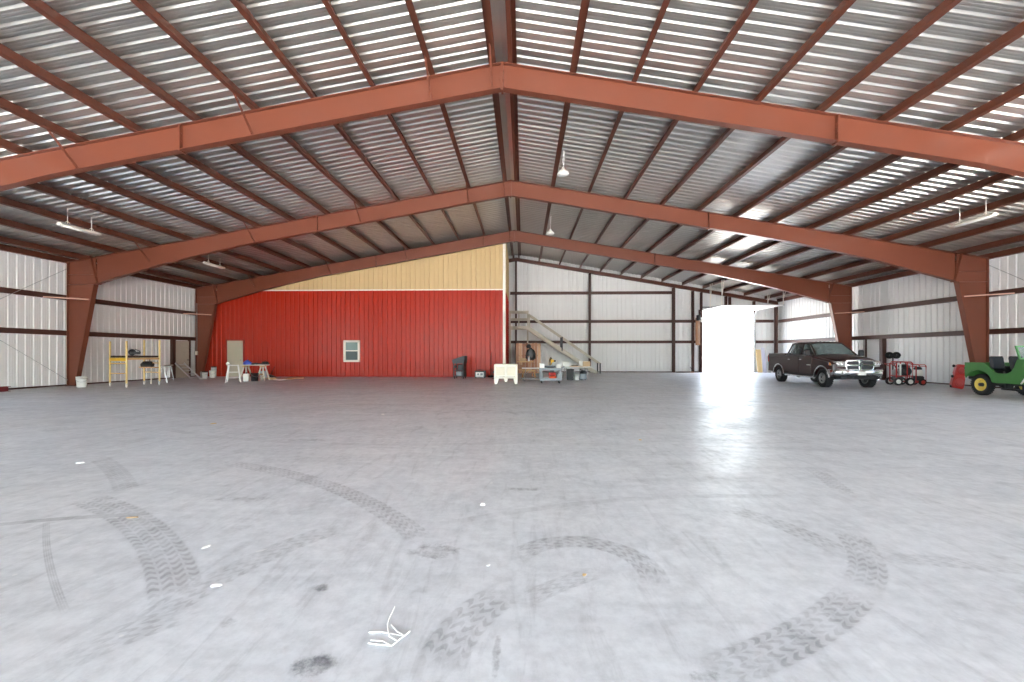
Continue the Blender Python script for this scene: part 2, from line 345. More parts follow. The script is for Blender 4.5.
# ------------------------------------------------------------------ steel portal frames
def frame_parts(y, root, near_side):
    FW, TW, TF = .20, .010, .016
    def flange(mb, pts):                                        # a plate along a polyline in the XZ plane
        for p, q in zip(pts[:-1], pts[1:]):
            d = Vector((q[0] - p[0], q[1] - p[1])).normalized(); n = Vector((-d.y, d.x)) * TF / 2
            mb.prism([(p[0] + n.x, p[1] + n.y), (q[0] + n.x, q[1] + n.y), (q[0] - n.x, q[1] - n.y), (p[0] - n.x, p[1] - n.y)], 'y', y - FW / 2, y + FW / 2)
    def plate(mb, p, q, t=.02, w=FW): 
        d = Vector((q[0] - p[0], q[1] - p[1])).normalized(); n = Vector((-d.y, d.x)) * t / 2
        mb.prism([(p[0] + n.x, p[1] + n.y), (q[0] + n.x, q[1] + n.y), (q[0] - n.x, q[1] - n.y), (p[0] - n.x, p[1] - n.y)], 'y', y - w / 2, y + w / 2)
    RD = .60
    for s, xo in ((-1, XL), (1, XR)):
        span = abs(xo - XC); X = lambda t: XC + s * t           # t = distance from the ridge
        kt = span - 1.15                                        # inner knee
        kz = zraf(X(kt)) - 1.13
        top = [(X(0), zraf(XC)), (X(span), zraf(xo))]
        low = [(X(0), ZR - RD), (X(11.3), zraf(X(11.3)) - RD - .02), (X(14.6), zraf(X(14.6)) - .80), (X(kt), kz)]
        r = MB(); r.prism([top[0], (X(kt - .05), zraf(X(kt - .05)))] + [(X(kt - .05), kz + .02)] + low[::-1][1:], 'y', y - TW / 2, y + TW / 2)
        flange(r, [top[0], (X(kt - .05), zraf(X(kt - .05)))]); flange(r, low)
        rafter = r.build('rafter', primer, root)
        c = MB(); base_in = span - .33
        c.prism([(X(span), 0.02), (X(span), zraf(xo)), (X(kt), zraf(X(kt))), (X(kt), kz), (X(base_in), 0.02)], 'y', y - TW / 2, y + TW / 2)
        flange(c, [(X(span), 0.02), (X(span), zraf(xo)), (X(kt), zraf(X(kt)))]); flange(c, [(X(kt), kz), (X(base_in), 0.02)])
        plate(c, (X(span), kz), (X(kt), kz), .014, FW * .9); plate(c, (X(span), kz + .42), (X(kt), kz + .42), .012, FW * .6)
        col_ = c.build('frame_column', primer, root)
        p = MB(); p.box(min(X(span + .03), X(base_in - .05)), max(X(span + .03), X(base_in - .05)), y - .16, y + .16, 0, .025); p.build('base_plate', girt_m, root)
        p = MB(); plate(p, (X(kt - .12), kz + .0), (X(kt + .16), zraf(X(kt + .16)) + .0), .035, FW * 1.05)
        for k in range(5): p.lathe([(.018, 0), (.018, .02)], 6, T(X(kt - .12 + .02 * k), y - .07, kz + .1 + .22 * k, 0, 0, PI / 2))
        p.build('knee_plate', primer, root)
        for tt, nm in ((0.012, 'ridge_plate'), (8.0, 'splice_plate')):
            p = MB(); x = X(tt); plate(p, (x, zraf(x) - RD - .06), (x, zraf(x) + .01), .03, FW * 1.05)
            for k in range(4): p.lathe([(.02, -.03), (.02, .03)], 6, T(x, y - .07, zraf(x) - RD - .03 + .21 * k, 0, 0, PI / 2))
            p.build(nm, primer, root)
        side = -1 if s < 0 else 1
        for t in PUR[0:1] + PUR[1:12:3]:
            x = X(t); f = MB(); f.bar((x, y + side * .72, zraf(x) + .04), (x, y + side * .06, zraf(x) - RD + .02), .045, .02); f.bar((x, y + side * .72, zraf(x) + .03), (x, y + side * .06, zraf(x) - RD), .008, .05); f.build('flange_brace', primer, root)
        f = MB(); zg = 3.62; xi = X(span - .95)
        f.bar((xi, y - .10, zg), (X(span + .02), y - .95, zg), .05, .045); f.build('girt_brace', trimw if False else mat('lit_brace_primer', (196, 150, 130), .4, 0, .08), root)  # primer paled in its colour to show light falling on the brace
PUR = [.25 + 1.483 * i for i in range(13)]
FL = {10.25: 'nearest brown steel portal frame, its rafters crossing high overhead', 17.15: 'second brown steel portal frame, tapered columns beside bucket and behind green jeep',
      24.05: 'third brown steel portal frame, standing just before the red and tan wall'}
for y in FRAMES:
    root = thing('portal_frame', FL.get(y, 'brown steel portal frame over the open front of the hall behind the viewer'), 'steel frame', (0, 0, 0), 0, 'steel portal frames')
    if y not in FL: root['group'] = 'portal frames out of view'
    frame_parts(y, root, -1)

# roof purlins: one long Z-section each, lying on the rafters
def zee(mb, x, s):
    z0 = zraf(x) + .012; z1 = z0 + PH - .012; w = .10; t = .012
    k = SL * w
    pts = [(x - s * 0, z0), (x - s * w, z0 + k), (x - s * w, z0 + k + t + .012), (x - s * w + s * .0, z0 + k + .02), (x - s * t, z0 + t + .004), (x - s * t, z1 + .0), (x + s * w, z1 - k), (x + s * w, z1 - k - t), (x, z1 - t - .003)]
    mb.prism([(x, z0), (x - s * w, z0 + k), (x - s * w, z0 + k + t), (x - s * t, z0 + t + .004), (x - s * t, z1 - .002), (x, z1 - .004)], 'y', YF, YE - .03)
    mb.prism([(x - s * t, z1 - .002), (x + s * w, z1 - k - .004), (x + s * w, z1 - k - t - .004), (x, z1 - t - .004)], 'y', YF, YE - .03)
for s, nm in ((-1, 'left'), (1, 'right')):
    for i, t in enumerate(PUR):
        x = XC + s * t
        if abs(x - (XL if s < 0 else XR)) < .15: pass
        mb = MB(); zee(mb, x, s)
        o = mb.build('roof_purlin', purlin_m)
        tag(o, '%s brown roof purlin from the ridge on the %s' % (ORD[i], 'slope above the scaffold' if s < 0 else 'slope above the pickup'), 'purlin', 'roof purlins')
    xe = XL - .10 if s < 0 else XR + .10
    mb = MB(); mb.prism([(xe - .08, zraf(xe) - .02), (xe + .08, zraf(xe) - .02), (xe + .08, zraf(xe) + .2), (xe - .08, zraf(xe) + .2)], 'y', YF, YE - .03)
    tag(mb.build('eave_strut', purlin_m), 'brown eave strut along the top of the white wall %s' % ('behind the scaffold' if s < 0 else 'behind the green jeep'), 'eave strut', 'eave struts')

# wall girts
def girt(mb, p, q, n):                                          # C-section between two points, n points into the room
    p, q, n = Vector(p), Vector(q), Vector(n); h = Vector((0, 0, .10)); d = .18
    up = Vector((0, 0, 1))
    A = lambda c: [tuple(c - h), tuple(c - h + n * d), tuple(c - h + n * d + up * .2), tuple(c - h + n * (d - .075) + up * .2), tuple(c - h + n * (d - .075) + up * .188), tuple(c - h + n * (d - .012) + up * .188), tuple(c - h + n * (d - .012) + up * .012), tuple(c - h + up * .012)]
    mb.loft([A(p), A(q)], True)
for z, w in ((2.22, 'lower'), (3.70, 'upper')):
    mb = MB(); girt(mb, (WXL + .01, SB1, z), (WXL + .01, YE - .2, z), (1, 0, 0))
    tag(mb.build('wall_girt', girt_m), '%s brown girt along the white wall behind the scaffold' % w, 'girt', 'wall girts')
    mb = MB(); girt(mb, (WXR - .01, SB1, z), (WXR - .01, YE - .2, z), (-1, 0, 0))
    tag(mb.build('wall_girt', girt_m), '%s brown girt along the white wall behind pickup and jeep' % w, 'girt', 'wall girts')
for z, x1, w in ((2.22, 12.86, 'lowest'), (3.72, 12.86, 'middle'), (5.81, 10.9, 'top')):
    mb = MB(); girt(mb, (-.95, YE - .01, z), (x1, YE - .01, z), (0, -1, 0))
    tag(mb.build('wall_girt', girt_m), '%s brown girt on the far white wall behind the staircase' % w, 'girt', 'far wall girts')
for z, w in ((2.22, 'lower'), (3.72, 'upper')):
    mb = MB(); girt(mb, (OX1 + .1, YE - .01, z), (18.1, YE - .01, z), (0, -1, 0))
    tag(mb.build('wall_girt', girt_m), '%s short brown girt between the open door and the corner' % w, 'girt', 'far wall girts')
# end-wall posts
def hpost(x, z1, w=.13, d=.24, z0=0, y=None):
    y = YE - .20 if y is None else y; mb = MB()
    mb.box(x - w / 2, x + w / 2, y - d, y - d + .014, z0, z1); mb.box(x - w / 2, x + w / 2, y - .014, y, z0, z1); mb.box(x - .007, x + .007, y - d, y, z0, z1)
    return mb.build('wall_post', girt_m)
for x, w, lab in ((-.52, .13, 'brown wall post rising behind the stair landing'), (4.84, .15, 'brown wall post behind the foot of the staircase'), (10.88, .17, 'thick brown wall post midway between staircase and open door'),
                  (12.86, .10, 'brown post forming the jamb of the open overhead door'), (12.26, .12, 'slim brown post beside the brown board left of the open door'), (18.18, .14, 'brown post in the far corner behind the pickup')):
    tag(hpost(x, zraf(x) - .30, w), lab, 'post', 'far wall posts')
for x, z0, lab in ((14.62, 4.75, 'first short brown hanger post above the raised door panel'), (14.90, 4.75, 'second short brown hanger post above the raised door panel'), (16.62, 4.75, 'small brown hanger post over the door opening near the corner')):
    tag(hpost(x, zraf(x) - .30, .12, .2, z0), lab, 'post', 'door hanger posts')
# end rafter, a channel against the far wall
for s, xe in ((-1, XL), (1, XR)):
    er = MB(); q = [(XC, zraf(XC) - .02), (xe, zraf(xe) - .02), (xe, zraf(xe) - .26), (XC, zraf(XC) - .26)]
    er.prism(q, 'y', YE - .22, YE - .20)
    er.prism([(XC, zraf(XC) - .02), (xe, zraf(xe) - .02), (xe, zraf(xe) - .035), (XC, zraf(XC) - .035)], 'y', YE - .30, YE - .10)
    er.prism([(XC, zraf(XC) - .245), (xe, zraf(xe) - .245), (xe, zraf(xe) - .26), (XC, zraf(XC) - .26)], 'y', YE - .30, YE - .10)
    tag(er.build('end_rafter', purlin_m), 'brown end rafter along the top of the far white wall' if s > 0 else 'brown end rafter of the far gable, above the closed-in room', 'rafter', 'end rafters')

# brace cables
for nm, x, p in (('left', XL - .06, 'white wall near the red steel bar'), ('right', XR + .06, 'behind the green jeep')):
    for (ya, za), (yb, zb), w in (((17.0, zraf(x) - .3), (10.4, .3), 'falling from the second column top'), ((17.0, .25), (10.4, zraf(x) - .3), 'rising from the second column foot')):
        mb = MB(); q = (.10 if za > 1 else .16) * (1 if x < 0 else -1); mb.tube([(x + q, ya, za), (x + q, yb, zb)], .010, 6)
        tag(mb.build('brace_cable', steel), 'thin brace cable %s, %s' % (w, p), 'cable', 'brace cables')

# ------------------------------------------------------------------ red and tan inner room
PX, PY, PZ = -1.06, 24.45, 5.10
PR = PITCH
def ptop(u): return zraf(u) - .14
pr = MB(); sheet(pr, rib_profile(WXL + .02, PX, PR, -.028, .016, .04, -.004), lambda u, h, z: (u, PY - abs(h), z), lambda u: 0, lambda u: min(PZ, ptop(u)))
wi = bpy.data.objects.new('wall_inner', None); COL.objects.link(wi); wi['kind'] = 'structure'
pr2 = MB(); sheet(pr2, rib_profile(PY, YE - .3, PR, .028, .016, .04, .004), lambda u, h, z: (PX + abs(h), u, z), lambda u: 0, lambda u: PZ)
pr.v += pr2.v and []; pr.add(pr2.v, pr2.f)
pr.build('red_panel', redp, wi)
pt = MB(); xt = XC - (ZR - .14 - PZ) / SL
sheet(pt, rib_profile(max(xt, WXL), PX, PR, -.028, .016, .04, -.004), lambda u, h, z: (u, PY - abs(h), z), lambda u: PZ, ptop)
sheet(pt, rib_profile(PY, YE - .3, PR, .028, .016, .04, .004), lambda u, h, z: (PX + abs(h), u, z), lambda u: PZ, lambda u: ptop(PX))
pt.build('tan_panel', tanp, wi)
tr_ = MB(); tr_.box(PX - .12, PX + .04, PY - .045, PY + .12, 0, ptop(PX)); tr_.build('corner_trim', trimw, wi)
tr_ = MB(); tr_.box(xt, PX - .12, PY - .05, PY, PZ - .03, PZ + .03); tr_.build('band_trim', trimw, wi)

# beige door in the red wall
dm = MB(); dm.bbox(-17.52, -16.58, PY - .085, PY - .03, .01, 2.13, .006); d1 = dm.build('door_1', beige, kind='structure')
f = MB(); f.box(-17.60, -17.52, PY - .07, PY, 0, 2.2); f.box(-16.58, -16.50, PY - .07, PY, 0, 2.2); f.box(-17.60, -16.50, PY - .07, PY, 2.13, 2.21); f.build('door_frame', mat('door_frame_red', (150, 44, 30), .5), d1)
k = MB(); k.lathe([(.03, 0), (.03, .02), (.012, .025), (.012, .05), (.03, .06), (.028, .085), (.0, .09)], 12, T(-16.68, PY - .085, .98, 0, PI / 2)); k.build('door_handle', steel, d1)
# double-hung window in the red wall
wx0, wx1, wz0, wz1 = -10.56, -9.60, .87, 2.15
wm = MB(); y0 = PY - .09
for a in ((wx0, wx0 + .085, wz0, wz1), (wx1 - .085, wx1, wz0, wz1), (wx0, wx1, wz0, wz0 + .085), (wx0, wx1, wz1 - .085, wz1)): wm.box(a[0], a[1], y0, PY, a[2], a[3])
w1 = wm.build('window_1', trimw, kind='structure')
zm = (wz0 + wz1) / 2 + .02
mb = MB(); mb.box(wx0 + .08, wx1 - .08, y0 + .02, PY - .01, zm - .03, zm + .03)
for a in (wx0 + .085, wx1 - .125): mb.box(a, a + .04, y0 + .03, PY - .01, wz0 + .08, wz1 - .08)
mb.box(wx0 + .08, wx1 - .08, y0 + .03, PY - .01, wz0 + .08, wz0 + .12); mb.box(wx0 + .08, wx1 - .08, y0 + .03, PY - .01, wz1 - .12, wz1 - .08); mb.build('sash', trimw, w1)
for a, b2, c in ((wz0 + .1, zm - .02, (52, 70, 70)), (zm + .02, wz1 - .1, (112, 134, 130))):
    mb = MB(); mb.box(wx0 + .1, wx1 - .1, y0 + .05, y0 + .058, a, b2); mb.build('pane', mat('pane_%d' % c[0], c, .25, 0, .15, 2, .3), w1)
# walk doors in the long walls
dm = MB(); dm.bbox(WXL + .03, WXL + .08, 22.62, 23.62, .01, 2.08, .006); d2 = dm.build('door_2', mat('door_grey', (188, 180, 164), .5), kind='structure')
f = MB(); f.box(WXL, WXL + .15, 22.42, 22.62, 0, 2.12); f.box(WXL, WXL + .12, 23.62, 23.70, 0, 2.12); f.build('door_frame', girt_m, d2)
k = MB(); k.lathe([(.03, 0), (.012, .02), (.012, .05), (.03, .06), (.0, .09)], 12, T(WXL + .08, 23.5, 1.0, 0, 0, PI / 2)); k.build('door_handle', darkg, d2)
dm = MB(); dm.bbox(WXR - .02, WXR + .03, DR0 + .03, DR1 - .02, .01, DRZ - .03, .006); d3 = dm.build('door_3', doorw, kind='structure')
f = MB(); f.box(WXR - .2, WXR, DR0 - .16, DR0 + .03, 0, 2.12); f.box(WXR - .06, WXR + .02, DR1 - .02, DR1 + .05, 0, DRZ); f.build('door_frame', girt_m, d3)
k = MB(); k.lathe([(.03, 0), (.012, .02), (.012, .05), (.03, .06), (.0, .09)], 12, T(WXR - .02, DR0 + .12, 1.0, 0, 0, -PI / 2)); k.build('door_handle', steel, d3)

# big sectional door, run up under the roof on its tracks
sd_ = thing('sectional_door', 'white sectional overhead door raised flat above the bright far opening', 'overhead door', (0, 0, 0))
for i in range(5):
    mb = MB(); ya = 30.55 - .62 * i; mb.bbox(OX0 - .02, OX1 + .02, ya - .60, ya, 4.46, 4.51, .012)
    mb.box(OX0, OX1, ya - .33, ya - .27, 4.505, 4.535); mb.build('door_section', doorw, sd_)
for x in (OX0 - .06, OX1 + .06):
    mb = MB(); pts = [(x, YE - .12, 0)] + [(x, YE - .12, 4.1)] + [(x, YE - .12 - .4 * (1 - math.cos(a)), 4.1 + .4 * math.sin(a)) for a in (PI / 8, PI / 4, 3 * PI / 8, PI / 2)] + [(x, 27.4, 4.5)]
    mb.tube(pts, .03, 6); mb.build('track', steel, sd_)
    for y in (27.5, 29.2):
        mb = MB(); mb.bar((x, y, 4.5), (x, y, zraf(x) + .05), .035, .035); mb.bar((x, y - .3, zraf(x) + .05), (x, y, 4.9), .025, .025); mb.build('track_hanger', trimw, sd_)
mb = MB(); mb.tube([(OX0 - .1, YE - .35, 4.72), (OX1 + .1, YE - .35, 4.72)], .03, 8); mb.tube([(14.4, YE - .35, 4.72), (15.3, YE - .35, 4.72)], .05, 10); mb.build('spring_shaft', darkg, sd_)
mb = MB(); 
for x0, x1 in ((OX0 - .13, OX0), (OX1, OX1 + .13)): mb.box(x0, x1, YE - .08, YE + .04, 0, OZ + .1)
mb.box(OX0, OX1, YE - .08, YE + .04, OZ, OZ + .1)
mb.build('door_4', girt_m, kind='structure')
# opener and board beside it
bo = MB(); bo.bbox(12.40, 12.74, YE - .46, YE - .42, 1.98, 3.95, .006); tag(bo.build('mounting_board', mat('board_brown', (150, 108, 78), .6, 0, .15, 6)), 'tall brown board fixed beside the open overhead door', 'board')
op = thing('door_opener', 'dark and white door opener unit at the top of the brown board', 'opener', (12.6, YE - .62, 3.75))
mb = MB(); mb.bbox(-.16, .06, -.10, .15, 0, .38, .02); mb.build('motor_housing', blackp, op)
mb = MB(); mb.bbox(.08, .32, -.08, .12, -.12, .2, .02); mb.build('control_box', whitepl, op)
mb = MB(); mb.tube([(-.02, 0, 0), (-.02, 0, -1.2), (0.02, .05, -1.7)], .012, 6); mb.build('chain', steel, op)

# ------------------------------------------------------------------ hanging lights
def strip_light(x, y, zl, label, ln=1.25):
    r = thing('strip_light', label, 'light', (x, y, zl), 0, 'hanging strip lights')
    mb = MB(); mb.prism([(-.10, 0), (.10, 0), (.07, .05), (.03, .075), (-.03, .075), (-.07, .05)], 'y', -ln / 2, ln / 2); mb.build('housing', trimw, r)
    for s in (-1, 1):
        mb = MB(); mb.tube([(s * .055, -ln / 2 + .02, -.015), (s * .055, ln / 2 - .02, -.015)], .014, 8); mb.build('tube', paper, r)
        mb = MB(); yy = s * ln * .30; top = zraf(x) + .05 - zl
        mb.tube([(0, yy, .07), (0, yy, top)], .011, 6); mb.tube([(-.0, yy - .08, .10), (0, yy, .19), (0, yy + .08, .10)], .008, 6); mb.build('hanger', trimw, r)
strip_light(-14.62, 13.45, 5.43, 'white strip light hanging between the first two frames, on the scaffold side')
strip_light(13.75, 13.20, 5.40, 'white strip light hanging between the first two frames, on the green jeep side')
strip_light(-14.75, 19.65, 5.55, 'white strip light hanging between second and third frames near the scaffold side')
def bay_light(x, y, zl, label):
    r = thing('high_bay_light', label, 'light', (x, y, zl), 0, 'round hanging lights')
    mb = MB(); mb.lathe([(.0, .02), (.19, -.02), (.20, 0), (.15, .09), (.07, .15), (.04, .22), (0, .23)], 24); mb.build('lamp_shade', whitepl, r)
    mb = MB(); mb.lathe([(0, -.05), (.09, -.045), (.17, -.01), (.17, .0), (0, .0)], 24); mb.build('lens', paper, r)
    mb = MB(); top = zraf(x) + .05 - zl
    mb.tube([(0, 0, .22), (.02, 0, .3), (-.012, 0, top * .5), (.02, 0, top)], .012, 6); mb.tube([(.05, 0, top), (.03, 0, top * .6), (.0, 0, .24)], .008, 6); mb.build('chain', paper, r)
bay_light(1.34, 14.05, 7.35, 'nearer round white light hanging below the roof near the ridge')
bay_light(1.34, 20.75, 7.28, 'farther round white light hanging low near the third frame')

# ------------------------------------------------------------------ wheels
def wheel(root, x, y, z, R, w, rim, axis_rz=0, name='wheel', tyre=None, spokes=5, rr=.6, lug=0, dish=0.0):
    """wheel with its axle along local X turned by axis_rz; outer face at +X"""
    M = T(x, y, z, axis_rz, 0, PI / 2)
    mb = MB(); hw = w / 2
    mb.lathe([(R * rr, -hw * .9), (R * .80, -hw), (R * .95, -hw * .92), (R, -hw * .62), (R, hw * .62), (R * .95, hw * .92), (R * .80, hw), (R * rr, hw * .9), (R * rr * .97, hw * .4), (R * rr * .97, -hw * .4), (R * rr, -hw * .9)], 32, M, caps=False)
    if lug:
        for k in range(lug):
            for sd_s in (-1, 1):
                a = 2 * PI * (k + (.5 if sd_s > 0 else 0)) / lug
                mb.box(R * .97, R * 1.012, -R * .045, R * .045, sd_s * hw * .5 - hw * .42, sd_s * hw * .5 + hw * .42, M @ Matrix.Rotation(a, 4, 'Z'))
    t = mb.build(name, tyre or blackr, root)
    mb = MB(); r = R * rr
    if spokes == 0:
        mb.lathe([(0, hw * .55 - dish), (r * .28, hw * .55 - dish), (r * .55, hw * .35 - dish), (r * .80, hw * .45 - dish), (r * .93, hw * .85), (r * 1.0, hw * .93), (r * 1.0, -hw * .8), (r * .9, -hw * .8), (r * .85, 0), (0, 0)], 28, M, caps=False)
    else:
        mb.lathe([(r * .84, hw * .5), (r * .88, hw * .9), (r, hw * .95), (r, -hw * .9), (r * .92, -hw * .9), (r * .84, hw * .2)], 28, M, caps=False)
        mb.lathe([(0, hw * .78), (r * .2, hw * .76), (r * .26, hw * .6), (r * .28, hw * .3), (0, hw * .3)], 16, M)
        for k in range(spokes):
            a = 2 * PI * k / spokes; N = M @ Matrix.Rotation(a, 4, 'Z')
            mb.loft([[(r * .18, -r * .17, hw * .66), (r * .18, r * .17, hw * .66), (r * .18, r * .17, hw * .4), (r * .18, -r * .17, hw * .4)], [(r * .88, -r * .13, hw * .72), (r * .88, r * .13, hw * .72), (r * .88, r * .13, hw * .45), (r * .88, -r * .13, hw * .45)]], True, M=N)
    mb.build('rim', rim, t)
    if spokes:
        mb = MB(); mb.lathe([(0, -hw * .1), (r * .86, -hw * .1), (r * .86, -hw * .2), (0, -hw * .2)], 24, M); mb.build('brake_disc', darkg, t)
    return t
def caster(root, x, y, z, r=.05, m=blackr):
    mb = MB(); mb.lathe([(0, -.016), (r * .8, -.018), (r, -.01), (r, .01), (r * .8, .018), (0, .016)], 16, T(x, y, z + r, 0, 0, PI / 2))
    mb.box(x - .028, x - .021, y - .02, y + .02, z + r * .8, z + r * 2.3); mb.box(x + .021, x + .028, y - .02, y + .02, z + r * .8, z + r * 2.3); mb.box(x - .028, x + .028, y - .028, y + .028, z + r * 2.25, z + r * 2.45)
    mb.build('caster', m, root)

# ------------------------------------------------------------------ pickup truck (local: +X front, +Y its left side, wheels on z=0)
paint = mat('maroon_car_paint', (44, 14, 13), 0.3, 0.0, 0.05, 3, 0.28, 0, 0.22)
carglass = glass('car_glass', (40, 46, 46), .45, .03); screen_ = glass('windshield_glass_sheen', (150, 164, 164), .42, .04)  # windshield colour lightened to stand for the reflection on it
lampglass = mat('lamp_lens', (214, 214, 210), .12, .3, .06, 30, .8)
amber = mat('amber_lens', (226, 142, 66), .2, 0, .05); redlens = mat('red_lens', (170, 24, 22), .2, 0, .05)
def pickup(loc, rz):
    r = thing('pickup_truck', 'dark maroon crew-cab pickup truck parked facing the viewer near the open door', 'truck', loc, rz)
    FA, RA, WR = 1.89, -1.89, .405                                # axles, tyre radius
    XF, XB = 2.80, -3.06
    def side(lo, hi, arch=True):
        return lo
    # lower body: profile with wheel arches pushed across the width, sides slightly bowed by rings
    def arch(cx, R_, z0, n=12):
        return [(cx + R_ * math.cos(a), .41 + R_ * math.sin(a)) for a in [PI - PI * k / n for k in range(n + 1)] if .41 + R_ * math.sin(a) >= z0]
    ZB = .52
    def body_ring(y, inset, top):
        p = [(XB + inset, ZB + .05)] + [(RA - .53, ZB)] + [(RA + .52 * math.cos(a), .43 + .50 * math.sin(a)) for a in [PI * (1 - k / 12) for k in range(13)] if .43 + .50 * math.sin(a) > ZB] + [(RA + .53, ZB), (FA - .53, ZB)]
        p += [(FA + .52 * math.cos(a), .43 + .50 * math.sin(a)) for a in [PI * (1 - k / 12) for k in range(13)] if .43 + .50 * math.sin(a) > ZB] + [(FA + .53, ZB), (XF - .18, ZB + .02)]
        p += [(XF - .10 - inset, .75), (XF - .12 - inset, 1.05 + top), (XF - .30 - inset, 1.17 + top), (XF - .75, 1.24 + top), (1.30, 1.35 + top), (.95, 1.40 + top), (-1.22, 1.43 + top), (-1.26, 1.42 + top), (XB + .05 + inset, 1.42 + top), (XB + inset, 1.35 + top), (XB + inset, .80)]
        return [(q[0], y, q[1]) for q in p]
    # solid from y=-1 to 1: skin bowed, the bed sunk by a separate inner tub
    mb = MB(); rings = []
    for y, ins, top in ((-.97, .04, -.10), (-1.0, .03, -.05), (-.985, .03, -.02), (-.93, .01, .0), (-.6, 0, .015), (0, -.02, .03), (.6, 0, .015), (.93, .01, 0), (.985, .03, -.02), (1.0, .03, -.05), (.97, .04, -.10)):
        rings.append(body_ring(y, ins, top))
    # keep the flanks bowed below the belt too
    # cargo bed is cut by leaving the top of the solid lower there
    for k, R2 in enumerate(rings):
        y = R2[0][1]
        if abs(y) < .90:
            for i, p in enumerate(R2):
                pass
    mb.loft(rings, True, smooth=False); mb.build('body', paint, r, bevel=.012)
    # bed walls rise above the solid so that the bed reads as an open box
    mb = MB()
    for s in (-1, 1): mb.bbox(XB + .04, -1.26, s * .94 - .05, s * .94 + .05, 1.34, 1.52, .02)
    mb.bbox(-1.34, -1.26, -.94, .94, 1.34, 1.52, .02); mb.build('bed_rail', paint, r)
    mb = MB(); mb.bbox(XB - .02, XB + .05, -.86, .86, .78, 1.52, .025); tg = mb.build('tailgate', paint, r)
    mb = MB(); mb.bbox(XB - .035, XB - .02, -.16, .16, 1.24, 1.34, .006); mb.build('tailgate_handle', blackp, tg)
    # hood: raised centre with twin creases
    mb = MB(); xs = [1.22, 1.6, 2.1, 2.45, 2.62]
    hz = [1.41, 1.38, 1.33, 1.265, 1.19]; prof = [(-.84, -.07), (-.72, .0), (-.42, .03), (-.34, .065), (0, .075), (.34, .065), (.42, .03), (.72, .0), (.84, -.07)]
    rg = []
    for x, z in zip(xs, hz):
        k = 1 - .06 * (x - 1.22) / 1.4
        rg.append([(x, y * k, z + dz) for y, dz in prof] + [(x, y * k, z - .10) for y, dz in prof[::-1]])
    mb.loft(rg, True, True); mb.build('hood', paint, r, bevel=.01)
    # cab: belt line to roof
    belt = [(1.30, .90), (-1.24, .92)]; roofp = [(.42, .68), (-.98, .70)]; zb, zt = 1.39, 1.985
    mb = MB()
    mb.loft([[(1.12, -.93, zb), (1.12, .93, zb), (-1.25, .94, zb), (-1.25, -.94, zb)], [(1.10, -.90, zb + .06), (1.10, .90, zb + .06), (-1.235, .91, zb + .06), (-1.235, -.91, zb + .06)]], True)
    C = lambda fx, s, t, off=0: None
    pil = [((1.20, .86, zb + .04), (.42, .69, zt)), ((.05, .90, zb + .04), (.0, .71, zt)), ((-.78, .905, zb + .04), (-.72, .71, zt)), ((-1.20, .90, zb + .04), (-1.02, .70, zt))]
    for s in (-1, 1):
        for (p, q), w in zip(pil, (.075, .07, .05, .16)):
            mb.bar((p[0], s * p[1], p[2]), (q[0], s * q[1], q[2]), w, .05)
        mb.bar((.45, s * .69, zt - .01), (-1.05, s * .70, zt - .01), .06, .07)
    mb.bar((.44, -.70, zt - .01), (.44, .70, zt - .01), .06, .06); mb.bar((-1.02, -.70, zt - .01), (-1.02, .70, zt - .01), .08, .06)
    mb.build('cab_frame', paint, r, bevel=.012)
    mb = MB(); mb.loft([[(.50, -.70, zt - .02), (.50, .70, zt - .02), (-1.08, .71, zt - .02), (-1.08, -.71, zt - .02)], [(.42, -.69, zt + .03), (.42, .69, zt + .03), (-1.04, .70, zt + .03), (-1.04, -.70, zt + .03)], [(.24, -.58, zt + .075), (.24, .58, zt + .075), (-.90, .58, zt + .075), (-.90, -.58, zt + .075)]], True)
    for k in range(5): 
        x = .32; y = -.36 + .18 * k; mb.bbox(x - .05, x + .05, y - .04, y + .04, zt + .055, zt + .085, .01)
    mb.build('roof', paint, r, bevel=.02)
    mb = MB(); mb.loft([[(1.21, -.83, zb + .05), (1.30, 0, zb + .05), (1.21, .83, zb + .05), (1.18, .83, zb + .05), (1.27, 0, zb + .05), (1.18, -.83, zb + .05)], [(.45, -.66, zt), (.50, 0, zt + .01), (.45, .66, zt), (.42, .66, zt), (.47, 0, zt + .01), (.42, -.66, zt)]], True); mb.build('windshield', screen_, r)
    mb = MB(); mb.bar((1.28, -.75, zb + .06), (1.18, -.1, zb + .13), .015, .02); mb.bar((1.31, .05, zb + .06), (1.20, .65, zb + .12), .015, .02); mb.build('wiper', blackp, r)
    mb = MB(); mb.loft([[(-1.20, -.80, zb + .06), (-1.20, .80, zb + .06), (-1.22, .80, zb + .06), (-1.22, -.80, zb + .06)], [(-1.03, -.64, zt), (-1.03, .64, zt), (-1.05, .64, zt), (-1.05, -.64, zt)]], True); mb.build('rear_window', carglass, r)
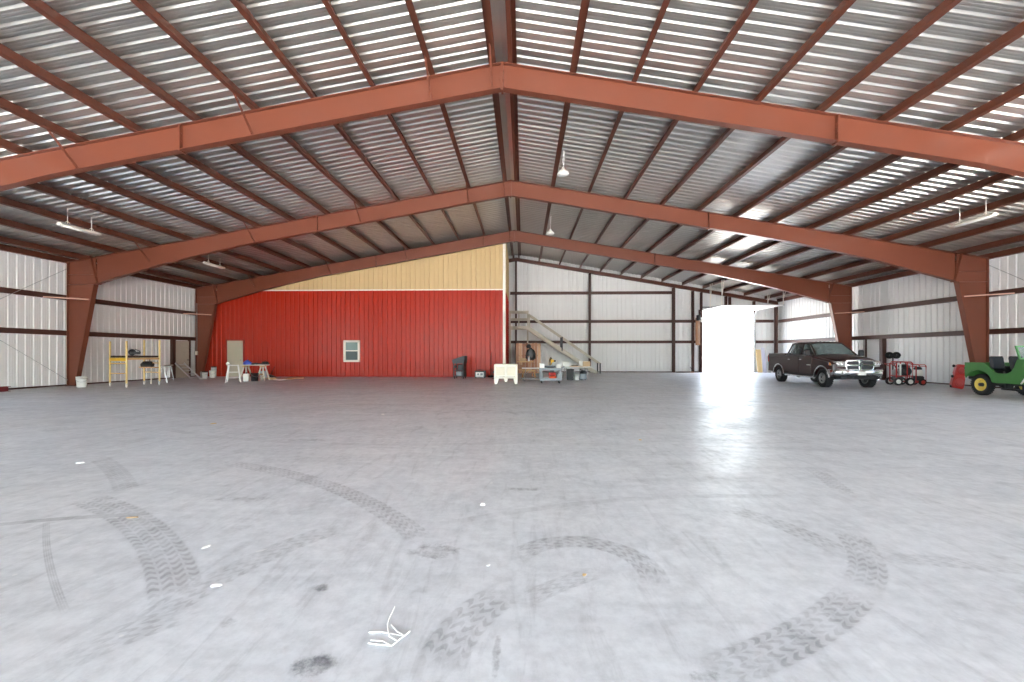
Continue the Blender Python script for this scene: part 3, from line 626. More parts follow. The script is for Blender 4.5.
    for s in (-1, 1):
        for x0, x1, t0, t1 in ((1.10, .10, .42, .04), (.0, -.74, -.04, -.68)):
            mb = MB(); yb, yt = s * .905, s * .705
            mb.loft([[(x0, yb, zb + .05), (x1, yb, zb + .05), (x1, yb - s * .015, zb + .05), (x0, yb - s * .015, zb + .05)], [(t0, yt, zt - .03), (t1, yt, zt - .03), (t1, yt - s * .015, zt - .03), (t0, yt - s * .015, zt - .03)]], True); mb.build('side_window', carglass, r)
        # doors as slightly raised skins with gaps between
        for x0, x1 in ((1.12, .06), (.03, -.98)):
            mb = MB(); mb.bbox(x1, x0, min(s * .975, s * 1.006), max(s * .975, s * 1.006), .60, 1.36, .004); d = mb.build('door', paint, r)
            mb = MB(); mb.bbox(x1 + .08, x1 + .26, min(s * 1.01, s * 1.035), max(s * 1.01, s * 1.035), 1.19, 1.23, .01); mb.build('door_handle', chrome, d)
            if x0 > 1: 
                mb = MB(); mb.bbox(.74, 1.04, min(s * 1.011, s * 1.018), max(s * 1.011, s * 1.018), .94, .99, .003); mb.build('door_badge', chrome, d)
        mb = MB(); mb.bbox(1.02, 1.16, min(s * .98, s * 1.13), max(s * .98, s * 1.13), 1.38, 1.44, .015); mb.bbox(1.0, 1.10, min(s * 1.02, s * 1.26), max(s * 1.02, s * 1.26), 1.38, 1.66, .04); mi = mb.build('mirror', blackp, r, bevel=.01)
        mb = MB(); mb.bbox(.992, 1.0, min(s * 1.05, s * 1.23), max(s * 1.05, s * 1.23), 1.41, 1.63, .003); mb.build('mirror_glass', chrome, mi)
        mb = MB(); mb.tube([(1.25, s * .98, .44), (1.1, s * 1.03, .42), (-1.1, s * 1.03, .42), (-1.25, s * .98, .44)], .05, 10); mb.build('side_step', chrome, r)
        # bright lips round the wheel arches
        for cx in (FA, RA):
            mb = MB(); pts = [(cx + .52 * math.cos(a), .43 + .50 * math.sin(a)) for a in [PI * (.985 - .97 * k / 16) for k in range(17)]]
            mb.loft([[(p[0], s * .985, p[1]), (p[0] + (p[0] - cx) * .10, s * 1.0, p[1] + (p[1] - .43) * .10), (p[0] + (p[0] - cx) * .08, s * 1.03, p[1] + (p[1] - .43) * .08), (p[0], s * 1.03, p[1])] for p in pts], True)
            mb.build('wheel_arch_lip', chrome, r)
        wheel(r, FA, s * .86, WR, WR, .27, steel, s * PI / 2, 'wheel', None, 5, .58, 26)
        wheel(r, RA, s * .86, WR, WR, .27, steel, s * PI / 2, 'wheel', None, 5, .58, 26)
        # head lamps, wrapping round the corner
        mb = MB(); y0, y1 = s * .56, s * .985
        mb.loft([[(XF - .06, y0, .93), (XF - .06, y0, 1.15), (XF - .09, y0, 1.15), (XF - .09, y0, .96)], [(XF - .10, s * .80, .95), (XF - .12, s * .80, 1.16), (XF - .20, s * .80, 1.16), (XF - .20, s * .80, .95)], [(XF - .26, y1, .97), (XF - .30, y1, 1.14), (XF - .44, y1, 1.13), (XF - .44, y1, .99)]], True, True); hl = mb.build('headlight', lampglass, r)
        mb = MB(); mb.loft([[(XF - .235, s * .96, .985), (XF - .26, s * .96, 1.12), (XF - .30, s * .96, 1.12), (XF - .30, s * .96, .985)], [(XF - .31, s * .995, .99), (XF - .33, s * .995, 1.11), (XF - .40, s * .995, 1.11), (XF - .40, s * .995, .99)]], True); mb.build('turn_signal', amber, hl)
        for yy in (.66, .80):
            mb = MB(); mb.lathe([(0, 0), (.055, .0), (.065, .02), (.045, .03), (0, .035)], 14, T(XF - .085 - (yy - .66) * .3, s * yy, 1.055, 0, 0, PI / 2)); mb.build('lamp_reflector', chrome, hl)
        mb = MB(); mb.bbox(XB - .02, XB + .06, min(s * .88, s * 1.0), max(s * .88, s * 1.0), 1.04, 1.42, .02); mb.build('tail_light', redlens, r)
        mb = MB(); mb.lathe([(0, 0), (.06, 0), (.065, .015), (.05, .03), (0, .03)], 16, T(XF + .055, s * .74, .70, 0, 0, PI / 2)); mb.build('fog_light', lampglass, r)
        mb = MB(); mb.tube([(XF + .07, s * .30, .54), (XF + .10, s * .30, .50), (XF + .02, s * .30, .48)], .018, 8); mb.build('tow_hook', blackp, r)
    # grille: bright surround, four dark openings behind a bright cross, plus the shield badge
    mb = MB(); mb.bbox(XF - .16, XF - .05, -.53, .53, .80, 1.17, .02); mb.build('grille_back', blackp, r)
    mb = MB()
    for z in (.86, .91, .955, 1.045, 1.085, 1.125): mb.box(XF - .055, XF - .035, -.50, .50, z - .008, z + .008)
    mb.build('grille_slats', darkg, r)
    mb = MB(); xx = XF - .045
    out = [(-.56, 1.03), (-.50, 1.19), (.50, 1.19), (.56, 1.03), (.50, .80), (-.50, .80)]
    for p, q in zip(out, out[1:] + out[:1]): mb.bar((xx, p[0], p[1]), (xx, q[0], q[1]), .05, .05)
    mb.bar((xx, -.55, 1.0), (xx, .55, 1.0), .05, .06); mb.bar((xx, 0, .80), (xx, 0, 1.19), .09, .05); mb.build('grille_surround', chrome, r, bevel=.01)
    mb = MB(); mb.prism([(-.07, 1.10), (.07, 1.10), (.085, 1.05), (.05, .95), (0, .91), (-.05, .95), (-.085, 1.05)], 'x', xx + .02, xx + .045)
    hp = [(-.02, .935), (-.028, .98), (-.012, 1.03), (-.05, 1.05), (-.062, 1.01), (-.045, .985), (-.06, .98), (-.078, 1.015), (-.062, 1.07), (-.02, 1.08), (.02, 1.08), (.062, 1.07), (.078, 1.015), (.06, .98), (.045, .985), (.062, 1.01), (.05, 1.05), (.012, 1.03), (.028, .98), (.02, .935)]
    sh = mb.build('emblem_shield', chrome, r)
    mb = MB(); mb.prism(hp, 'x', xx + .045, xx + .055); mb.build('emblem_head', darkg, sh)
    # bumper: bright bar with rising ends, dark lower intake
    mb = MB(); rg = []
    for y, dx, z0, z1 in ((-1.0, -.46, .60, .80), (-.97, -.20, .57, .84), (-.85, -.03, .55, .85), (-.60, .03, .55, .84), (-.45, .05, .60, .79), (.45, .05, .60, .79), (.60, .03, .55, .84), (.85, -.03, .55, .85), (.97, -.20, .57, .84), (1.0, -.46, .60, .80)):
        x = XF + dx; rg.append([(x, y, z0), (x + .05, y, (z0 + z1) / 2 - .05), (x + .04, y, z1 - .04), (x, y, z1), (x - .10, y, z1), (x - .10, y, z0)])
    mb.loft(rg, True, True); mb.build('front_bumper', chrome, r)
    mb = MB(); mb.bbox(XF - .12, XF + .075, -.48, .48, .50, .62, .03); mb.bbox(XF - .25, XF - .02, -.75, .75, .40, .54, .03); mb.build('bumper_skirt', blackp, r)
    mb = MB(); mb.bbox(XF + .085, XF + .105, -.16, .16, .58, .74, .006); lp = mb.build('licence_plate', whitepl, r)
    mb = MB(); mb.bbox(XB - .16, XB - .01, -.95, .95, .58, .76, .03); mb.build('rear_bumper', chrome, r)
    # running gear and cabin
    mb = MB(); mb.box(-2.8, 2.5, -.48, -.38, .40, .56); mb.box(-2.8, 2.5, .38, .48, .40, .56); mb.tube([(FA, -.8, .40), (FA, .8, .40)], .06, 10); mb.tube([(RA, -.8, .40), (RA, .8, .40)], .06, 10); mb.lathe([(0, -.16), (.12, -.14), (.17, 0), (.12, .14), (0, .16)], 14, T(RA, 0, .40, 0, 0, PI / 2)); mb.build('chassis', darkg, r)
    seatm = mat('dark_seat_fabric', (58, 54, 52), .8, 0, .1, 8)
    for x in (.25, -.65):
        for s in (-1, 1):
            mb = MB(); mb.bbox(x - .30, x + .20, s * .40 - .25, s * .40 + .25, 1.28, 1.42, .04); mb.bbox(x - .36, x - .22, s * .40 - .24, s * .40 + .24, 1.38, 1.70, .05); mb.bbox(x - .35, x - .26, s * .40 - .13, s * .40 + .13, 1.72, 1.86, .04); mb.build('seat', seatm, r)
    mb = MB(); mb.bbox(.75, 1.18, -.82, .82, 1.32, 1.46, .05); mb.build('dashboard', seatm, r)
    mb = MB(); mb.tube([(.68 + .06 * math.sin(a), .40 + .18 * math.cos(a), 1.50 + .17 * math.sin(a)) for a in [2 * PI * k / 20 for k in range(21)]], .016, 8); mb.build('steering_wheel', blackp, r)
    return r
pk = pickup((13.16, 18.93, 0), math.radians(-95.6)); pk.scale = (.91, .91, .91)

# ------------------------------------------------------------------ open green jeep-type vehicle (local: +X front, +Y its left)
greenp = mat('green_vehicle_paint', (62, 122, 56), .45, 0, .12, 4)
creamy = mat('yellow_wheel_paint', (240, 216, 110), .45, 0, .06, 6)
def jeep(loc, rz):
    r = thing('open_utility_vehicle', 'old open green utility vehicle with yellow wheels parked along the wall', 'vehicle', loc, rz)
    RA, FA, WR, TY = 0.0, 2.03, .345, .60
    ZT = 1.06
    def flank(s):
        n = 12
        p = [(-.46, .62), (-.44, .58)]
        p += [(-.44, .66)]
        p += [(.46 * math.cos(a), .42 + .40 * math.sin(a)) for a in [PI * (.90 - .86 * k / n) for k in range(n + 1)]]
        p += [(.50, .44), (1.42, .44), (1.42, 1.12), (1.22, 1.16)]
        p += [(1.15, .95), (1.05, .80), (.92, .74), (.62, .74), (.50, .80), (.36, .95), (.24, 1.03), (.14, ZT), (-.46, ZT)]
        return p
    mb = MB()
    for s in (-1, 1):
        y0, y1 = (s * .72, s * .765); mb.prism(flank(s), 'y', min(y0, y1), max(y0, y1))
    mb.box(-.46, -.42, -.74, .74, .60, ZT); mb.box(-.40, .5, -.46, .46, .60, .64); mb.box(.48, 1.42, -.72, .72, .44, .48); mb.box(1.38, 1.42, -.74, .74, .48, 1.12)
    mb.prism([(1.20, 1.12), (1.42, 1.12), (1.42, 1.18), (1.23, 1.18)], 'y', -.76, .76)
    for s in (-1, 1): mb.bbox(-.44, .22, min(s * .50, s * .74), max(s * .50, s * .74), .86, .90, .01)
    mb.build('body_tub', greenp, r, bevel=.012)
    mb = MB(); mb.loft([[(1.42, -.60, .56), (1.42, .60, .56), (1.42, .62, 1.05), (1.42, .45, 1.16), (1.42, -.45, 1.16), (1.42, -.62, 1.05)], [(2.45, -.38, .56), (2.45, .38, .56), (2.45, .40, 1.0), (2.45, .28, 1.08), (2.45, -.28, 1.08), (2.45, -.40, 1.0)]], True); mb.build('hood', greenp, r, bevel=.012)
    mb = MB(); mb.box(2.45, 2.48, -.44, .44, .56, 1.04)
    for k in range(9): mb.box(2.475, 2.50, -.18 + .045 * k - .008, -.18 + .045 * k + .008, .62, .98)
    gr = mb.build('grille', greenp, r)
    for s in (-1, 1):
        mb = MB(); mb.lathe([(0, .03), (.07, .02), (.09, 0), (.08, -.02), (0, -.02)], 18, T(2.48, s * .29, .86, 0, 0, PI / 2)); mb.build('headlight', lampglass, gr)
        mb = MB(); mb.prism([(1.44, .86), (1.60, .90), (2.42, .90), (2.50, .84), (2.50, .80), (2.40, .86), (1.62, .86), (1.46, .60), (1.42, .60)], 'y', min(s * .42, s * .76), max(s * .42, s * .76)); mb.build('front_fender', greenp, r)
        for x in (RA, FA): wheel(r, x, s * (TY + .02), WR, WR, .145, creamy, s * PI / 2, 'wheel', None, 0, .60, 30, .05)
        mb = MB(); 
        for x in (RA, FA): mb.lathe([(.0, .11), (.05, .11), (.06, .0), (.06, -.02), (0, -.02)], 12, T(x, s * TY, WR, s * PI / 2, 0, PI / 2))
        mb.build('hub_cap', blackp, r)
    # low seats
    blk = mat('black_vinyl', (30, 32, 38), .5, 0, .15, 8)
    for yc in (-.36, .18):
        t = MB(); t.bbox(.20, .62, yc - .20, yc + .20, .70, .84, .04); t.bbox(.25, .36, yc - .20, yc + .20, .82, 1.27, .05, T(0, 0, 0) @ Matrix.Translation((.20, 0, .82)) @ Matrix.Rotation(-.18, 4, 'Y') @ Matrix.Translation((-.30, 0, -.82))); t.build('seat', blk, r)
    t = MB(); t.bbox(-.34, -.02, -.45, .45, .82, .94, .04); t.build('rear_seat', blk, r)
    t = MB(); t.bbox(1.18, 1.26, -.66, .66, .80, 1.10, .03); t.build('dash_cover', blk, r)
    # windshield frame, leaning back a little
    t = MB(); a, b = (1.25, 1.17), (1.13, 1.57)
    for y in (-.70, .70, 0): t.bar((a[0], y, a[1]), (b[0], y, b[1]), .04 if y else .03, .04)
    t.bar((b[0], -.72, b[1]), (b[0], .72, b[1]), .04, .04); t.bar((a[0], -.72, a[1] + .03), (a[0], .72, a[1] + .03), .04, .05); wf_ = t.build('windshield_frame', greenp, r)
    t = MB(); t.loft([[(a[0], -.68, a[1] + .05), (a[0], .68, a[1] + .05), (a[0] + .006, .68, a[1] + .05), (a[0] + .006, -.68, a[1] + .05)], [(b[0], -.68, b[1] - .02), (b[0], .68, b[1] - .02), (b[0] + .006, .68, b[1] - .02), (b[0] + .006, -.68, b[1] - .02)]], True); t.build('windshield', glass('clear_glass', (190, 205, 205), .12, .02), wf_)
    t = MB(); t.tube([(.84 + .05 * math.sin(q), .36 + .19 * math.cos(q), 1.12 + .17 * math.sin(q)) for q in [2 * PI * k / 20 for k in range(21)]], .014, 8); t.tube([(.84, .36, 1.12), (1.04, .36, .98)], .016, 8); t.build('steering_wheel', blackp, r)
    t = MB(); t.tube([(1.36, -.77, .46), (1.46, -.79, .58), (1.50, -.775, .74)], .022, 8); t.build('grab_strap', trimw, r)
    t = MB(); t.box(-.50, 2.45, -.36, -.30, .38, .46); t.box(-.50, 2.45, .30, .36, .38, .46); t.tube([(RA, -.6, WR), (RA, .6, WR)], .045, 10); t.tube([(FA, -.6, WR), (FA, .6, WR)], .045, 10); t.lathe([(0, -.12), (.1, -.1), (.13, 0), (.1, .1), (0, .12)], 12, T(RA, 0, WR, 0, 0, PI / 2)); t.box(.55, 1.25, -.58, -.50, .22, .27); t.box(.60, .66, -.56, -.34, .24, .44); t.box(1.15, 1.21, -.56, -.34, .24, .44); t.build('chassis', blackp, r)
    t = MB(); t.bbox(-.54, -.46, -.60, .60, .50, .60, .015); t.build('rear_bumper', blackp, r)
    return r
jeep((15.58, 13.98, 0), math.radians(-97))

# ------------------------------------------------------------------ machines by the wall behind the vehicles
def pressure_washer(loc, rz):
    r = thing('pressure_washer', 'red tube-framed pressure washer on small wheels between pickup and jeep', 'pressure washer', loc, rz)
    L2, W2, H = .30, .20, 1.0
    mb = MB()
    for y in (-W2, W2):
        mb.tube([(-L2, y, .16), (-L2, y, H - .06), (-L2 + .06, y, H), (L2 - .06, y, H), (L2, y, H - .06), (L2, y, .16), (-L2, y, .16)], .025, 8)
        mb.tube([(-L2, y, .40), (L2, y, .40)], .022, 8); mb.tube([(.10, y, .16), (.10, y, H)], .022, 8)
    for x in (-L2, L2):
        for z in (.16, .40, H - .06): mb.tube([(x, -W2, z), (x, W2, z)], .017, 8)
    mb.tube([(-L2, -W2, .80), (-L2 - .20, -W2, .92), (-L2 - .20, W2, .92), (-L2, W2, .80)], .017, 8)
    mb.build('frame', redm, r)
    mb = MB(); mb.bbox(-.10, .26, -.17, .17, .42, .72, .05); mb.lathe([(0, -.1), (.17, -.09), (.19, 0), (.17, .08), (0, .06)], 20, T(.10, -.13, .60, 0, PI / 2)); mb.bbox(-.05, .22, -.16, .16, .72, .90, .05)
    for k in range(6): mb.box(-.10, .0, -.18, .18, .46 + .04 * k, .475 + .04 * k)
    mb.build('engine', blackp, r)
    mb = MB(); mb.lathe([(0, 0), (.10, 0), (.11, .05), (.11, .24), (.08, .28), (0, .29)], 18, T(-.17, .04, .40)); mb.build('tank', steel, r)
    mb = MB(); mb.bbox(-.17, -.11, -.20, -.16, .40, .92, .01); mb.build('gauge_panel', whitepl, r)
    mb = MB(); mb.bbox(-.28, .0, -.16, .16, .20, .38, .03); mb.build('pump', darkg, r)
    for x in (-.27, .17):
        for s in (-1, 1): wheel(r, x, s * .25, .165, .165, .09, whitepl, s * PI / 2, 'wheel', None, 0, .58, 0, 0)
    mb = MB(); mb.tube([(-.2, -.14, .5), (-.38, -.2, .9), (-.3, -.23, 1.0), (-.08, -.2, 1.02)], .012, 6); mb.build('hose', blackr, r)
pressure_washer((16.28, 18.50, 0), -.16)
def pump_set(loc, rz):
    r = thing('engine_pump', 'small red engine pump with white tank beside the pressure washer', 'pump', loc, rz)
    mb = MB()
    for y in (-.17, .17): mb.tube([(-.19, y, .12), (-.19, y, .83), (-.14, y, .88), (.14, y, .88), (.19, y, .83), (.19, y, .12), (-.19, y, .12)], .02, 8)
    for x in (-.19, .19):
        for z in (.12, .81): mb.tube([(x, -.17, z), (x, .17, z)], .015, 8)
    mb.build('frame', redm, r)
    mb = MB(); mb.lathe([(0, 0), (.13, 0), (.15, .06), (.15, .2), (.10, .26), (0, .27)], 20, T(.02, 0, .40)); mb.build('tank', whitepl, r)
    mb = MB(); mb.lathe([(0, 0), (.13, 0), (.14, .05), (.10, .11), (.05, .13), (0, .13)], 20, T(.0, 0, .67)); mb.build('recoil_cover', blackp, r)
    mb = MB(); mb.bbox(-.16, .16, -.16, .16, .20, .40, .04); mb.build('engine', blackp, r)
    mb = MB(); mb.bbox(-.17, .17, -.2, .2, .12, .20, .02); mb.build('base_plate', redm, r)
    for s in (-1, 1): wheel(r, .02, s * .22, .14, .14, .08, redm, s * PI / 2, 'wheel', None, 0, .55)
pump_set((16.98, 18.50, 0), -.1)
hr = thing('hose_reel', 'black hose coiled on a double reel on an upright stand by the white door', 'hose reel', (17.14, 19.9, 0), -.75)
for x in (-.12, .12):
    mb = MB()
    for k in range(4): 
        R2 = .06 + .024 * k
        mb.tube([(x + R2 * math.cos(a), .03 * math.sin(k * 2.0 + a * 2), 1.28 + R2 * math.sin(a)) for a in [2 * PI * j / 24 for j in range(25)]], .026, 8)
    mb.build('coiled_hose', blackr, hr)
mb = MB(); mb.tube([(0, 0, .03), (0, 0, 1.30)], .025, 8); mb.tube([(-.2, 0, 1.28), (.2, 0, 1.28)], .03, 8); mb.box(-.18, .18, -.2, .2, 0, .03); mb.tube([(0.04, 0, .5), (.25, -.02, .3), (.3, -.04, .03)], .014, 6); mb.build('stand', blackp, hr)
def red_deck(loc, rz):
    r = thing('wheeled_deck', 'red wheeled steel deck stood on end against wall beside the jeep', 'mower deck', loc, rz)
    M = Matrix.Rotation(.13, 4, 'Y')
    mb = MB(); rg = []
    for z, x0, x1, d in ((0.02, -.22, .18, .16), (.10, -.25, .22, .20), (.42, -.22, .22, .20), (.52, -.18, .20, .17), (.60, -.20, .23, .20), (.86, -.16, .24, .19), (.95, -.06, .22, .14)):
        b = .05; rg.append([(x0, -d + b, z), (x0 + b, -d, z), (x1 - b, -d, z), (x1, -d + b, z), (x1, d - b, z), (x1 - b, d, z), (x0 + b, d, z), (x0, d - b, z)])
    mb.loft(rg, True, False, M); mb.build('deck_shell', redm, r, bevel=.02)
    mb = MB(); mb.lathe([(0, 0), (.13, 0), (.15, .02), (.15, .05), (.10, .07), (0, .07)], 20, M @ T(.0, -.19, .27, 0, PI / 2)); mb.lathe([(0, 0), (.10, 0), (.12, .03), (.08, .06), (0, .06)], 18, M @ T(.03, -.18, .72, 0, PI / 2)); mb.build('spindle_cover', mat('pale_red_paint', (190, 70, 66), .45, 0, .1, 6), r)
    mb = MB(); mb.prism([(.06, .70), (.26, .66), (.27, .92), (.14, .95)], 'y', -.215, -.19, M); mb.build('discharge_chute', blackp, r)
    for z in (.07, .45, .86):
        mb = MB(); mb.lathe([(0, -.03), (.05, -.03), (.055, 0), (.05, .03), (0, .03)], 14, M @ T(-.25, -.1, z, 0, PI / 2)); mb.bar((-.26, -.1, z), (-.15, -.1, z), .02, .02, M); mb.build('deck_wheel', blackr, r)
    return r
rd = red_deck((16.72, 16.62, 0), -.55); rd.scale = (.74, .9, 1)

# ------------------------------------------------------------------ scaffold and things on the bare wall side
def bucket(loc, R, H, m, label, lid=None, group=None, handle=True):
    r = thing('bucket', label, 'bucket', loc, random.random() * 3, group)
    mb = MB(); t = .006
    mb.lathe([(0, 0), (R * .86, 0), (R * .90, H * .05), (R, H * .80), (R * 1.05, H * .81), (R * 1.05, H * .86), (R * 1.0, H * .87), (R * 1.02, H), (R * 1.02 - t, H), (R * .86 - t, .012), (0, .012)], 22, caps=False); mb.build('pail', m, r)
    if handle:
        mb = MB(); mb.tube([(R * 1.05 * math.cos(a), -R * .95 * math.sin(a) * .55 - R * .5 * math.sin(a), H * .84 - R * .75 * math.sin(a)) for a in [PI * k / 10 for k in range(11)]], .006, 6); mb.build('handle', steel, r)
    if lid:
        mb = MB(); mb.lathe([(0, H + .02), (R * .9, H + .02), (R * .95, H + .03), (R * 1.07, H + .02), (R * 1.07, H - .03), (R * 1.03, H - .03), (0, H + .0)], 22, caps=False); mb.build('lid', lid, r)
    return r
random.seed(4)
bucket((-17.86, 16.5, 0), .165, .40, whitepl, 'white bucket standing alone at the foot of the second frame column', whitepl)
def scaffold():
    r = thing('rolling_scaffold', 'yellow rolling scaffold with a deck of boards against the white wall', 'scaffold', (0, 0, 0))
    A, B, C_, D = Vector((-17.05, 16.86, 0)), Vector((-15.90, 16.40, 0)), Vector((-16.66, 18.00, 0)), Vector((-15.72, 17.72, 0))
    for p in (A, B, C_, D):
        mb = MB(); h = 1.86 if p in (A, B) else 1.95
        mb.tube([p + Vector((0, 0, .16)), p + Vector((0, 0, h))], .034, 8); mb.build('post', mat('scaffold_pale_yellow', (232, 206, 140), .45, 0, .12, 6), r)
        mb = MB(); mb.lathe([(0, -.02), (.06, -.02), (.075, -.01), (.075, .01), (.06, .02), (0, .02)], 16, T(p.x, p.y, .075, .5, 0, PI / 2)); mb.tube([p + Vector((0, 0, .07)), p + Vector((0, 0, .18))], .03, 8); mb.build('caster', whitepl, r)
    def rung(p, q, z, w=.02, m=yellowm, nm='rung', hh=.03):
        mb = MB(); mb.bar(p + Vector((0, 0, z)), q + Vector((0, 0, z)), w, hh); mb.build(nm, m, r)
    for p, q in ((A, B), (C_, D)):
        for z in (.55, .95): rung(p, q, z)
    rung(A, B, 1.12, .05, yellowm, 'deck_rail', .13); rung(B, D, 1.14, .04, pinew, 'deck_rail', .07); rung(A, C_, 1.14, .04, yellowm, 'deck_rail', .07); rung(C_, D, 1.14, .05, pinew, 'deck_rail', .09)
    for k in range(4):
        p = A.lerp(B, (k + .12) / 4); q = C_.lerp(D, (k + .12) / 4); p2 = A.lerp(B, (k + .88) / 4); q2 = C_.lerp(D, (k + .88) / 4)
        mb = MB(); mb.loft([[tuple(p + Vector((0, 0, z))), tuple(p2 + Vector((0, 0, z))), tuple(q2 + Vector((0, 0, z))), tuple(q + Vector((0, 0, z)))] for z in (1.19, 1.27)], True); mb.build('deck_board', mat('dark_board', (56, 42, 32), .7, 0, .2, 6), r)
    c2, d2 = C_ + Vector((.05, .1, 0)), D + Vector((-.05, .1, 0))
    mb = MB(); mb.loft([[tuple(v + Vector((0, 0, z))) for v in (C_ + Vector((0, -.25, 0)), D + Vector((0, -.25, 0)), D, C_)] for z in (.74, .78)], True); mb.build('lower_shelf', pinew, r)
scaffold()
r = thing('circular_saw', 'black power saw lying on the dark scaffold deck', 'power tool', (-16.18, 16.93, 1.27), .5)
mb = MB(); mb.lathe([(0, -.03), (.12, -.03), (.13, 0), (.12, .03), (0, .03)], 20, T(0, 0, .14, 0, PI / 2)); mb.bbox(-.05, .28, -.09, -.0, .06, .17, .03); mb.tube([(.05, -.05, .17), (.12, -.05, .25), (.24, -.05, .2), (.27, -.05, .12)], .022, 8); mb.build('motor_body', blackp, r)
mb = MB(); mb.bbox(-.15, .18, -.09, .09, 0, .012, .004); mb.build('base_shoe', darkg, r)
r = thing('tool_bag', 'black tool bag on the lower scaffold shelf', 'bag', (-16.35, 17.82, .78), .2)
mb = MB(); mb.loft([[(-.20, -.1, 0), (.20, -.1, 0), (.20, .1, 0), (-.20, .1, 0)], [(-.22, -.11, .12), (.22, -.11, .12), (.22, .11, .12), (-.22, .11, .12)], [(-.17, -.03, .24), (.17, -.03, .24), (.17, .03, .24), (-.17, .03, .24)]], True); mb.build('bag_body', blackp, r, bevel=.02)
mb = MB(); mb.tube([(-.1, 0, .23), (-.08, 0, .33), (.08, 0, .33), (.1, 0, .23)], .012, 6); mb.build('handle', blackr, r)
for k, (x, y, z0, h, lab) in enumerate(((-16.55, 18.22, 0, 2.02, 'tallest pale pole leaning behind the scaffold'),)):
    mb = MB(); mb.tube([(x, y, .02), (x - .12, y + .2, h)], .02, 8); tag(mb.build('pole', trimw), lab, 'pole')
mb = MB(); mb.loft([[(-.09, -1.1, z), (.09, -1.1, z), (.09, 1.1, z), (-.09, 1.1, z)] for z in (0, .04)], True, M=T(-17.3, 19.9, .76, .55)); pl = mb.build('plank', mat('grey_plank', (176, 170, 160), .65, 0, .1, 5))
tag(pl, 'pale plank resting on two legs between the scaffold and grey wall door', 'plank')
mb = MB()
for q in (-.8, .8):
    mb.bar((-.16, q, -.76), (-.02, q, 0), .03, .03, T(-17.3, 19.9, .76, .55)); mb.bar((.16, q, -.76), (.02, q, 0), .03, .03, T(-17.3, 19.9, .76, .55))
mb.build('leg', steel, pl)
# ladder leaning by the grey wall door
r = thing('ladder', 'short aluminium ladder leaning low beside the grey wall door', 'ladder', (0, 0, 0))
P0, P1 = Vector((-17.65, 21.85, .03)), Vector((-18.95, 22.35, .84)); S = Vector((.16, .40, 0))
for o_ in (0, 1):
    mb = MB(); mb.bar(P0 + S * o_, P1 + S * o_, .03, .075); mb.build('side_rail', alum, r)
for k in range(5):
    p = P0.lerp(P1, (k + .5) / 5); mb = MB(); mb.bar(p, p + S, .035, .03); mb.build('rung', alum, r)
    
# buckets by the third frame's foot
for i, (x, y, R2, H, m, lid, lab) in enumerate(((-18.12, 23.25, .12, .34, mat('grey_bucket', (150, 148, 144), .5), None, 'small grey bucket, first of the pails beside the third column'),
        (-17.84, 23.05, .13, .34, whitepl, blackp, 'white bucket with black lid among pails beside the third column'),
        (-17.52, 23.2, .15, .38, whitepl, whitepl, 'white lidded pail nearest the red wall in the bucket group'),
        (-17.75, 23.6, .13, .60, mat('cloudy_plastic', (216, 220, 220), .4), blackp, 'tall pale container behind the group of buckets'))):
    bucket((x, y, 0), R2, H, m, lab, lid, 'pails beside the third column')
# small dark scraps near the pails
mb = MB(); mb.bbox(-.16, .16, -.12, .12, 0, .05, .01, T(-17.1, 22.0, 0, .4)); tag(mb.build('paint_tray', whitepl), 'white paint tray on the floor in front of the pails', 'tray')

# ------------------------------------------------------------------ step ladder, sawhorse bench and clutter in front of the beige door
def step_ladder(loc, rz):
    r = thing('step_ladder', 'small white step ladder standing open in front of the sawhorse bench', 'step ladder', loc, rz)
    H = .80
    for s in (-1, 1):
        mb = MB(); mb.bar((s * .30, -.25, 0), (s * .19, 0, H), .045, .03); mb.build('front_rail', whitepl, r)
        mb = MB(); mb.bar((s * .26, .30, 0), (s * .17, .02, H - .02), .035, .025); mb.build('rear_rail', whitepl, r)
    for k, z in enumerate((.22, .48)):
        t = z / H; w = .30 - .11 * t; y = -.25 + .25 * t; mb = MB(); mb.bbox(-w, w, y - .04, y + .10, z - .015, z + .02, .008); mb.build('tread', whitepl, r)
    mb = MB(); mb.bbox(-.22, .22, -.10, .13, H - .02, H + .025, .01); mb.build('top_cap', whitepl, r)
step_ladder((-13.75, 19.55, 0), .55)
r = thing('sawhorse_bench', 'pale plank bench on splayed sawhorse legs before the beige door', 'work bench', (-13.35, 20.75, 0), .12)
mb = MB(); mb.bbox(-.72, .46, -.26, .26, .76, .81, .006); mb.build('bench_top', mat('paint_spattered_wood', (208, 202, 188), .6, 0, .14, 8), r)
for x in (-.55, .26):
    mb = MB(); mb.bbox(x - .05, x + .05, -.26, .26, .68, .76, .006); mb.build('crossbeam', pinew, r)
    for sy in (-1, 1):
        for sx in (-1, 1):
            mb = MB(); mb.bar((x + sx * .03, sy * .12, .74), (x + sx * .20, sy * .26, 0), .05, .05); mb.build('leg', mat('paint_spattered_wood', (208, 202, 188)), r)
    mb = MB(); mb.bar((x - .12, -.2, .32), (x - .12, .2, .32), .03, .06); mb.build('brace', pinew, r)
r = thing('coat_heap', 'blue cloth bundle on the end of the sawhorse bench', 'cloth', (-13.82, 20.66, .81), 0)
mb = MB(); rg = []
for z, R2 in ((0, .21), (.05, .22), (.12, .17), (.19, .10), (.23, .03)):
    rg.append([(R2 * (1 + .18 * math.sin(3 * a + z * 20)) * math.cos(a), .8 * R2 * (1 + .15 * math.cos(4 * a)) * math.sin(a), z + .01 * math.sin(5 * a) if z else 0) for a in [2 * PI * k / 18 for k in range(18)]])
mb.loft(rg, True, True); mb.build('cloth_bundle', bluep, r)
